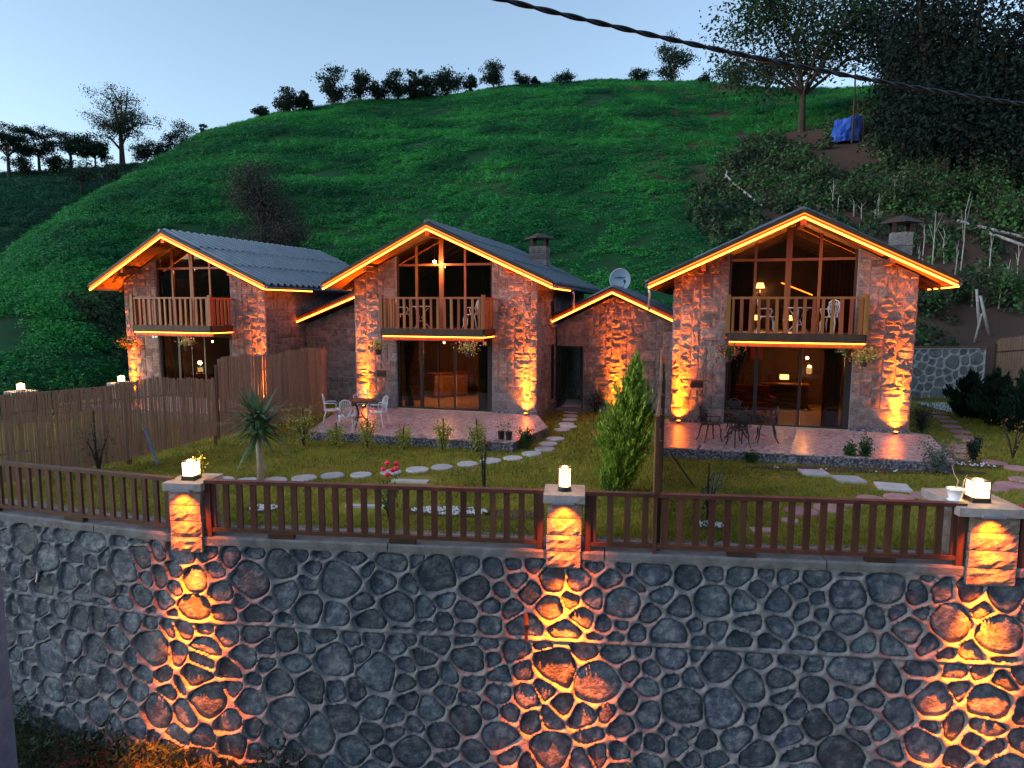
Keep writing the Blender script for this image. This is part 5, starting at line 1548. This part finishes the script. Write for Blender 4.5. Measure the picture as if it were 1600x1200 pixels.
# metal utility pole at the bottom left and overhead cable
v = atD(0, 1000, 7.0)
t = thing('utility_pole', 'blue grey steel pole at the lower left frame edge', 'pole', (-5.79, 7.0, -4.6))
MB().box(-.14, .14, -.14, .14, 0, 12).build('shaft', M['galv'], t)
MB().box(-.16, .16, -.16, .16, 2.1, 2.16).build('collar', M['galv'], t)
MB().box(-.165, .165, -.165, .165, 12, 12.03).build('cap', M['galv'], t)
pts = []
c0, c1 = atD(700, -22, 4.6), atD(1720, 178, 6.4)
for i in range(41):
    u = i/40; p = c0.lerp(c1, u); p.z -= .34*u*(1-u)-.0; pts.append(p)
cbl = thing('overhead_cable', 'black twisted cable crossing the sky at the upper right', 'cable', (0, 0, 0))
for ph in (0, math.pi):
    tw = []
    for i in range(241):
        u = i/240*40; k = min(39, int(u)); p = pts[k].lerp(pts[k+1], u-k); an = i*.42+ph
        tw.append(p+Vector((0, math.cos(an), math.sin(an)))*.009)
    MB().tube(tw, .0105, 6).build('strand', M['rope'], cbl, True)
# ------------------------------------------------------------------ scattering: points and the clump shapes live in one mesh, geometry nodes place them
def scatter(name, pts, scl, protos, mat, label, cat, seed=0):
    """protos: list of (V,F quads)"""
    rg = np.random.default_rng(seed)
    n = len(pts); Vs = [np.asarray(pts)]; Fs = []; base = n; pid = [np.zeros(n)]
    for i, (V, F) in enumerate(protos):
        Vs.append(V); Fs.append(F+base); base += len(V); pid.append(np.full(len(V), i+1))
    V = np.concatenate(Vs); F = np.concatenate(Fs); pid = np.concatenate(pid)
    o = np_mesh(name, V, F, mat); me = o.data
    a = me.attributes.new('pid', 'INT', 'POINT'); a.data.foreach_set('value', pid.astype(np.int32))
    sv = np.ones((len(V), 3)); sv[:n] = scl; a = me.attributes.new('scl', 'FLOAT_VECTOR', 'POINT'); a.data.foreach_set('vector', sv.ravel().astype(np.float32))
    rv = np.zeros((len(V), 3)); rv[:n, 2] = rg.uniform(-.5, .5, n)+rg.integers(0, 2, n)*math.pi; a = me.attributes.new('rot', 'FLOAT_VECTOR', 'POINT'); a.data.foreach_set('vector', rv.ravel().astype(np.float32))
    ng = bpy.data.node_groups.new(name+'_nodes', 'GeometryNodeTree')
    ng.interface.new_socket('Geometry', in_out='INPUT', socket_type='NodeSocketGeometry'); ng.interface.new_socket('Geometry', in_out='OUTPUT', socket_type='NodeSocketGeometry')
    N = ng.nodes; L = ng.links
    gi = N.new('NodeGroupInput'); go = N.new('NodeGroupOutput')
    def attr(nm, ty):
        q = N.new('GeometryNodeInputNamedAttribute'); q.data_type = ty; q.inputs[0].default_value = nm; return q.outputs[0]
    pa = attr('pid', 'INT')
    cmp_ = N.new('FunctionNodeCompare'); cmp_.data_type = 'INT'; cmp_.operation = 'GREATER_THAN'; L.new(pa, cmp_.inputs[2]); cmp_.inputs[3].default_value = 0
    sep = N.new('GeometryNodeSeparateGeometry'); sep.domain = 'POINT'; L.new(gi.outputs[0], sep.inputs[0]); L.new(cmp_.outputs[0], sep.inputs[1])
    spl = N.new('GeometryNodeSplitToInstances'); spl.domain = 'POINT'; L.new(sep.outputs[0], spl.inputs[0]); L.new(pa, spl.inputs['Group ID'])
    iop = N.new('GeometryNodeInstanceOnPoints'); L.new(sep.outputs[1], iop.inputs[0]); L.new(spl.outputs[0], iop.inputs['Instance'])
    iop.inputs['Pick Instance'].default_value = True
    rnd_ = N.new('FunctionNodeRandomValue'); rnd_.data_type = 'INT'; rnd_.inputs[4].default_value = 0; rnd_.inputs[5].default_value = len(protos)-1
    L.new(rnd_.outputs[2], iop.inputs['Instance Index'])
    L.new(attr('rot', 'FLOAT_VECTOR'), iop.inputs['Rotation']); L.new(attr('scl', 'FLOAT_VECTOR'), iop.inputs['Scale'])
    L.new(iop.outputs[0], go.inputs[0])
    md = o.modifiers.new('scatter', 'NODES'); md.node_group = ng
    return tag(o, label, cat, kind='stuff')
def clump(n, size, seed, flat=.6, aspect=.6):
    rg = np.random.default_rng(seed)
    d = rg.normal(size=(n, 3)); d[:, 2] = np.abs(d[:, 2]); d /= np.linalg.norm(d, axis=1)[:, None]
    lump = 1+.25*np.sin(d[:, :1]*5+seed)+.2*np.cos(d[:, 1:2]*6+seed*2)
    P = d*lump*rg.uniform(.7, 1.0, n)[:, None]*[.62, .55, flat]
    # leaves face outward
    nrm = d+rg.normal(size=(n, 3))*.45; nrm /= np.linalg.norm(nrm, axis=1)[:, None]
    a = np.cross(nrm, rg.normal(size=(n, 3))); a /= np.linalg.norm(a, axis=1)[:, None]; b = np.cross(nrm, a)
    s = (size*rg.uniform(.6, 1.3, n))[:, None]
    V = np.stack([P-a*s*.5, P-b*s*.5*aspect, P+a*s*.5, P+b*s*.5*aspect], 1).reshape(-1, 3)
    return V, np.arange(4*n).reshape(n, 4)
rg = np.random.default_rng(77)
# main tea slope: rows that follow the contour lines
pts = []; scl = []; wild = []; wscl = []
tries = 46000
a_ = rg.uniform(math.radians(-42), math.radians(41), tries); u_ = np.sqrt(rg.random(tries))
CLEAR = [on_hill(1322, 226), on_hill(1322, 246), on_hill(1252, 212), on_hill(1252, 228), on_hill(1322,262)]
for az, u in zip(a_, u_):
    R = float(np.interp(az, AZ, RID)); F = float(np.interp(az, AZ, FOOT)); r = F-1.5+(R*1.02-F+1.5)*u
    if rg.random() > .45+.55*(R/110)**1: continue
    z = hill_z(az, r); x, y = r*math.sin(az), r*math.cos(az)
    t = (r-F)/(R-F); deg = math.degrees(az)
    if any((x-q.x)**2+(y-q.y)**2 < 2.3**2 for q in CLEAR): continue
    wn_ = noise.noise(Vector((x*.09, y*.09, 8)))
    w_edge = 15+4*wn_+ (36*max(0, t-.38))
    if deg > w_edge:
        if rg.random() < (.34 if t < .45 else .42): wild.append((x, y, z-.05)); s = rg.uniform(.5, 1.35); wscl.append((s, s, s*rg.uniform(.7, 1.3)))
    elif deg < -24 and t < .30 and wn_ > -.05: 
        if rg.random() < .35: wild.append((x, y, z-.05)); s = rg.uniform(.5, 1.0); wscl.append((s, s, s))
    else:
        row = math.sin(z*4.2+noise.noise(Vector((x*.03, y*.03, 1)))*5)
        if noise.noise(Vector((x*.16, y*.16, 21))) > .42: continue
        if row > -.55 or rg.random() < .3:
            s = rg.uniform(.6, 1.1)*(1 if t < .8 else .75)*(1+.25*noise.noise(Vector((x*.3, y*.3, 31)))); pts.append((x, y, z-.08)); scl.append((s*1.25, s*.8, s*.85))
for k in range(2600):
    az = rg.uniform(math.radians(-48), math.radians(-19)); F = float(np.interp(az, AZ, FOOT)); r = rg.uniform(25.5, max(F, 26)); x, y = r*math.sin(az), r*math.cos(az)
    if x > -15.6 or (x > -17.5 and y < 25): continue
    s = rg.uniform(.4, .9); (pts if rg.random() < .6 else wild).append((x, y, hill_z(az, r)-.06)); (scl if len(pts) > len(scl) else wscl).append((s*1.2, s, s*.8))
P4 = [clump(170, .12, s, .55) for s in (1, 2, 3, 4, 5)]
scatter('tea_bushes', pts, scl, P4, M['tea'], 'rows of dense green tea bushes covering the slope', 'tea bushes', 1)
PW = [clump(90, .22, s, .8, .7) for s in (11, 12, 13, 14)]
scatter('scrub', wild, wscl, PW, M['scrub'], 'wild green and brown scrub on the right slope', 'scrub', 2)
pts = []; scl = []
for k in range(9000):
    az = rg.uniform(math.radians(-45), math.radians(-17)); r = 62+92*math.sqrt(rg.random()); z = far_z(az, r)
    s = rg.uniform(.9, 1.9); pts.append((r*math.sin(az), r*math.cos(az), z-.1)); scl.append((s*1.2, s*.9, s*.7))
scatter('distant_bushes', pts, scl, P4, M['teafar'], 'bushes covering the distant hill on the left', 'bushes', 3)

# ------------------------------------------------------------------ trees
def tree(name, label, base, h, w, mat, n=1500, leaf=.3, style='round', seed=1, trunk=.30, group=None, tr=None, lean=0, bark='bark', clus=.105):
    rg = np.random.default_rng(seed); t = thing(name, label, 'tree', base, rg.uniform(0, 6.28) if style != 'big' else 0, group)
    tr = tr or h*.028
    mb = MB(); top = Vector((lean*h, 0, h*trunk))
    mb.tube([(0,0,-.3), (top.x*.4, 0, h*trunk*.5), top], [tr*1.35, tr, tr*.85], 8)
    ends = []
    nl = {'round': 8, 'umbrella': 7, 'sparse': 13, 'big': 9, 'dense': 12}[style]
    for k in range(nl):
        a = 2*math.pi*k/nl+rg.uniform(-.3, .3)
        if style == 'umbrella': rr, zz = w*.5*rg.uniform(.2, .95), h*rg.uniform(.5, .97)
        elif style == 'round': q = rg.uniform(0, 1); zz = h*(trunk*.8+(1-trunk*.8)*q); rr = w*.5*math.sqrt(max(0.05, 1-(2*q-.85)**2))*rg.uniform(.55, .95)
        elif style == 'dense': q = (k+.5)/nl; zz = h*(.12+.86*q); rr = w*.5*(1-.65*q)*rg.uniform(.6, 1)
        elif style == 'sparse': q = rg.uniform(0, 1); zz = h*(.32+.62*q); rr = w*.5*math.sqrt(max(.1, 1-(1.6*q-.6)**2))*rg.uniform(.4, 1)
        else: q = rg.uniform(.05, 1); zz = h*(trunk+.05+(.95-trunk)*q); rr = w*.5*math.sqrt(max(.08, 1-(1.7*q-.75)**2))*rg.uniform(.6, 1.05)
        tip = Vector((top.x+math.cos(a)*rr, math.sin(a)*rr, zz)); s0 = top if zz > top.z else Vector((0, 0, max(.1, zz*.7)))
        mid = s0.lerp(tip, .5)+Vector((rg.normal()*w*.05, rg.normal()*w*.05, (.06 if style != 'umbrella' else -.02)*h))
        mb.tube([s0-Vector((0,0,.02*h)), mid, tip], [tr*.6, tr*.35, tr*.12], 5)
        ends.append((tip, 1.0))
        for m in range(4 if style != 'dense' else 3):
            v = rg.uniform(.35, .95); p0 = s0*(1-v)**2+mid*2*v*(1-v)+tip*v*v
            d = Vector(rg.normal(size=3)); d.z = abs(d.z)*(.5 if style != 'umbrella' else .15); d.normalize(); L = w*rg.uniform(.12, .26)
            e = p0+d*L; mb.tube([p0, p0.lerp(e, .5)+Vector((0,0,L*.08)), e], [tr*.25, tr*.15, tr*.05], 4); ends.append((e, .8))
            for _ in range(2):
                d2 = Vector(rg.normal(size=3)); d2.normalize(); ends.append((e+d2*w*rg.uniform(.05, .12), .6))
    mb.build('trunk', M[bark], t)
    W = np.array([e[1] for e in ends]); idx = rg.choice(len(ends), size=n, p=W/W.sum())
    E_ = np.array([tuple(e[0]) for e in ends])[idx]
    sg = w*clus; P = E_+rg.normal(size=(n, 3))*[sg, sg, sg*(.75 if style != 'umbrella' else .4)]
    P = P[P[:, 2] > .02*h]
    V, F = leaf_arrays(P, leaf, .55, 0, rg); np_mesh('crown', V, F, mat, t)
    return t
def skyline(px, top, bottom, w, label, style='round', mat='dark', fun=hill_z, r1=200, n=None, name='tree', group=None, seed=None, R=None):
    az, _ = dirpx(px, bottom)
    Rr = R or (float(np.interp(az, AZ, RID))-1.5 if fun is hill_z else 146.)
    z = fun(az, Rr); x, y = Rr*math.sin(az), Rr*math.cos(az)
    zt = HC+dirpx(px, top)[1]*Rr; h = max(.8, zt-z); wm = w/FPX*Rr*math.cos(az)*.92
    n = n or int(1500+h*wm*75)
    return tree(name, label, (x, y, z-.1), h, wm, M[mat], min(n*(2 if style == 'sparse' else 1), 9000), .30 if h > 2.5 else .24, style, seed or int(px), .13 if style == 'round' else .42, group, clus={'round': .085, 'umbrella': .07, 'sparse': .05}[style])
G = 'trees along the ridge'
for (px, top, bot, w, lab, st) in [
    (410,167,182,30,'low bush at the left end of the ridge','round'),
    (452,140,172,46,'wide low tree on the left shoulder of the ridge','round'),
    (474,138,170,26,'small round tree right beside the wide low ridge tree','round'),
    (520,104,162,48,'first tall conical tree of the ridge row from the left','round'),
    (563,106,160,44,'second tall tree of the ridge row from the left','round'),
    (592,112,158,34,'slightly recessed tree in the ridge row between two tall ones','round'),
    (622,96,157,46,'broad tree in the middle of the ridge row','round'),
    (650,100,156,30,'narrow upright tree in the ridge row before the widest tree','round'),
    (668,120,157,34,'low tree under the widest tree of the ridge row','round'),
    (696,95,155,58,'widest and fullest tree of the ridge row','round'),
    (736,117,140,22,'small round tree just right of the ridge row','round'),
    (771,93,143,40,'lone round topped tree standing right of the ridge row','round'),
    (814,114,133,32,'low dome shaped bush on the ridge skyline','round'),
    (836,120,132,14,'tiny bush beside the dome shaped ridge bush','round'),
    (882,114,127,34,'flat low bush in the middle of the skyline','round'),
    (1000,108,126,34,'low bush on the skyline left of the lone leaning tree','round'),
    (1049,58,127,58,'dark leaning tree alone on the right part of the skyline','round'),
    (1100,118,130,26,'small bush on the skyline left of the large spreading tree','round')]:
    skyline(px, top, bot, w, lab, st, group=G)
for (px, top, bot, w, lab, st) in [
    (14,192,268,74,'thin flat topped tree at the left frame edge','umbrella'),
    (62,198,268,62,'second flat topped tree from the left on the distant hill','umbrella'),
    (112,194,268,74,'third flat topped tree from the left on the distant hill','umbrella'),
    (90,232,275,40,'short bushy tree under the flat topped trees','round'),
    (40,240,270,44,'low bush under the leftmost flat topped trees','round'),
    (192,128,266,112,'tallest airy tree on the distant hill','sparse'),
    (150,215,268,50,'slim tree left of the tallest distant tree','sparse'),
    (228,214,268,44,'dark tree right of the tallest distant tree','round'),
    (262,208,262,44,'dense dark round tree behind the slope edge','round'),
    (290,192,255,48,'dark tree with a flat crown nearest the slope edge','round'),
    (318,188,240,22,'small wispy tree at the slope edge','sparse')]:
    skyline(px, top, bot, w, lab, st, fun=far_z, group='trees on the distant hill')
for (px, py, top, w, lab) in [(128,305,250,44,'small tree standing on the distant slope below the skyline trees'),(170,292,255,36,'small round tree on the distant slope nearer the tea hill')]:
    b = on_hill(px, py, far_z, 60, 150); D = math.hypot(b.x, b.y); zt = HC+dirpx(px, top)[1]*D
    tree('tree', lab, b, zt-b.z, w/FPX*D, M['dark'], 900, .32, 'round', px, .4)
# dark leafless-looking tree behind the left house
az, _ = dirpx(412, 392); r = 44.; z = hill_z(az, r); zt = HC+dirpx(412, 258)[1]*r
tree('tree', 'tall brownish grey tree standing on the slope behind the left house roof', (r*math.sin(az), r*math.cos(az), z), zt-z, 5.6, M['brownleaf'], 20000, .13, 'dense', 7, .5, clus=.11)
# big spreading tree with blue tank
b = on_hill(1252, 206); D = math.hypot(b.x, b.y)
zt = HC+dirpx(1252, -30)[1]*D
tree('tree', 'large spreading tree with a forked trunk on the right shoulder of the hill', b, zt-b.z, 250/FPX*D, M['mid'], 17000, .36, 'big', 3, .26, tr=.30, clus=.075)
# dark wood on the right
for i, (px, py, top, w, n, lab, st) in enumerate([
    (1150,140,85,60,1500,'low dark tree left of the large spreading tree','round'),
    (1200,150,90,80,1800,'bushy tree under the left limbs of the large spreading tree','round'),
    (1395,200,-20,110,6000,'dark tree right behind the large spreading tree','dense'),
    (1412,245,60,70,3000,'lower dark tree at the left edge of the black wood','dense'),
    (1440,268,-60,130,8000,'tall black tree at the left front of the wood','dense'),
    (1470,280,-90,190,9000,'tallest black tree in the middle of the wood','dense'),
    (1480,285,90,150,7000,'lower full black tree in front of the middle of the wood','dense'),
    (1530,290,-60,190,9000,'tall black tree on the right of the wood','dense'),
    (1560,295,70,160,7000,'lower full black tree on the right front of the wood','dense'),
    (1605,290,-40,200,9000,'tall black tree cut by the right frame edge','dense'),
    (1640,300,80,170,6000,'black tree mostly outside the right frame edge','dense')]):
    b = on_hill(px, py); D = math.hypot(b.x, b.y); zt = HC+dirpx(px, top)[1]*D
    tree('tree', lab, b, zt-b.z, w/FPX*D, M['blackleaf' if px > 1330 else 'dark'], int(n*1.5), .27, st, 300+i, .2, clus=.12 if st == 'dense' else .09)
# blue tarpaulin covered tank, with a trunk pole
b = on_hill(1322, 224); D = math.hypot(b.x, b.y); k = D/FPX
t = thing('water_tank', 'tank wrapped in blue tarpaulin below the spreading tree', 'tank', b, .2)
mb = MB(); n = 20; rnz = random.Random(3); vs = []
for j in range(6):
    for i in range(n):
        a = 2*math.pi*i/n; rr = 15*k*(1+.12*math.sin(a*5+j)+rnz.uniform(-.05, .05))*(.9 if j in (0, 5) else 1)
        sx = 1.25; vs.append((rr*sx*math.cos(a), rr*math.sin(a), j/5*34*k*(1 if math.cos(a) > -.2 else .85)))
mb.add(vs, [(j*n+i, j*n+(i+1) % n, (j+1)*n+(i+1) % n, (j+1)*n+i) for j in range(5) for i in range(n)]+[tuple(5*n+i for i in range(n))]); mb.build('tarpaulin', M['tarp'], t)
for sx in (.3, .8): MB().box(sx*15*k, sx*15*k+1.2*k, -16.5*k, -15.5*k, 0, 30*k).build('slat', M['rail'], t)
MB().tube([(0,0,-.3),(.02,0,3),(-.05,0,95*k)], [.10,.09,.05], 7).build('wooden_pole', M['bark']); bp_ = bpy.data.objects['wooden_pole']; bp_.location = b+Vector((-.1, -1.2, 0)); tag(bp_, 'bare dark pole rising in front of the blue tank', 'pole')
# pale dead branch on the slope
b0 = on_hill(1190, 330); b1 = on_hill(1150, 300); b2 = on_hill(1133, 290)
t = thing('fallen_branch', 'forked white dead branch lying on the tea slope above the right house', 'branch', b0)
dz = Vector((0, 0, .35))
MB().tube([b0-b0+dz, b1-b0+dz*1.2, b2-b0+dz*1.6+Vector((0,0,.2))], [.06,.10,.07], 7).build('limb', M['deadwood'], t, True)
MB().tube([b2-b0+dz*1.4, atD(1136, 266, b2.y)-b0], [.08,.04], 6).build('limb', M['deadwood'], t, True)
MB().tube([atD(1124, 290, b2.y)-b0, atD(1138, 268, b2.y)-b0], [.05,.03], 6).build('limb', M['deadwood'], t, True)
# bare stalks and poles in the scrub behind the right house
rn = random.Random(12); k = 0
ORD = 'first second third fourth fifth sixth seventh eighth ninth tenth eleventh twelfth thirteenth fourteenth fifteenth sixteenth seventeenth eighteenth nineteenth twentieth'.split()
ST = [(1301,318,278),(1308,325,305),(1334,325,312),(1346,330,314),(1410,300,262),(1372,330,302),(1366,345,325),(1440,405,350),(1455,415,330),(1490,430,375),(1500,300,305),(1497,440,300),(1545,420,368),(1573,450,405),(1560,470,430),(1432,420,380),(1518,470,440),(1588,430,380),(1395,320,280),(1475,400,355)]
for (px, py, top) in sorted(ST):
    b = on_hill(px, py+14); D = math.hypot(b.x, b.y); h = HC+dirpx(px, top)[1]*D-b.z; k += 1
    t = thing('dead_stalk', ORD[k-1]+' bare pale stalk from the left in the scrub behind the right house', 'stalk', b, rn.uniform(0, 6), 'bare stalks in the scrub')
    l = rn.uniform(-.25, .25)
    MB().tube([(0,0,0),(l*.5,0,h*.5),(l*.3,0,h*.8),(l,.05,h)], [.035,.028,.02,.01], 5).build('stem', M['deadwood'], t)
    MB().tube([(l*.4,0,h*.5),(l*.4+.25,.1,h*.78)], [.018,.008], 4).build('twig', M['deadwood'], t)
    MB().tube([(l*.45,0,h*.65),(l*.4-.3,-.1,h*.95)], [.016,.006], 4).build('twig', M['deadwood'], t)
for (pa, pb_, lab, r) in [((1530,520),(1526,452),'left one of the crossed poles behind the right house',.07),((1545,530),(1532,462),'right one of the crossed poles behind the right house',.07),((1522,540),(1534,490),'short leaning stake by the crossed poles',.05),
                      ((1495,360),(1610,392),'upper weathered log lying across the right slope',.10),((1540,378),(1610,404),'lower weathered log lying across the right slope',.09)]:
    a = on_hill(*pa); D = a.y
    bb = atD(pb_[0], pb_[1], D) if r < .08 else on_hill(*pb_)
    if r >= .08: a = a+Vector((0,0,.5)); bb = bb+Vector((0,0,.5))
    t = thing('log', lab, 'log', a); MB().tube([(0,0,0), bb-a], [r, r*.8], 7).build('timber', M['deadwood'], t, True)
for i, (px, py, h, w) in enumerate([(1400,470,2.0,2.4),(1450,500,1.4,2.0),(1500,480,1.8,2.2),(1575,480,2.0,2.2),(1470,330,2.6,3.0),(1390,330,2.4,3.0),(1330,330,2.2,2.6),(1550,330,3.0,3.2),(1590,360,2.6,3.0),(1280,290,1.6,2.2),(1240,270,1.2,2.0),(1440,300,2.2,2.8)]):
    b = on_hill(px, py)
    shrub('wild_shrub', 'leafy wild shrub '+['low left of the crossed poles','by the crossed poles','beside the tall crossed poles','at the right frame edge above the reed fence','in front of the black wood','left of the black wood foot','right of the ridge of the right house','under the right part of the black wood','at the right edge under the wood','above the right house gable','near the spreading tree foot','right below the blue tank'][i], 'shrub', 0, 0, h, w, M['scrub'], 900, .22, False, 500+i, 7, pos=tuple(b))
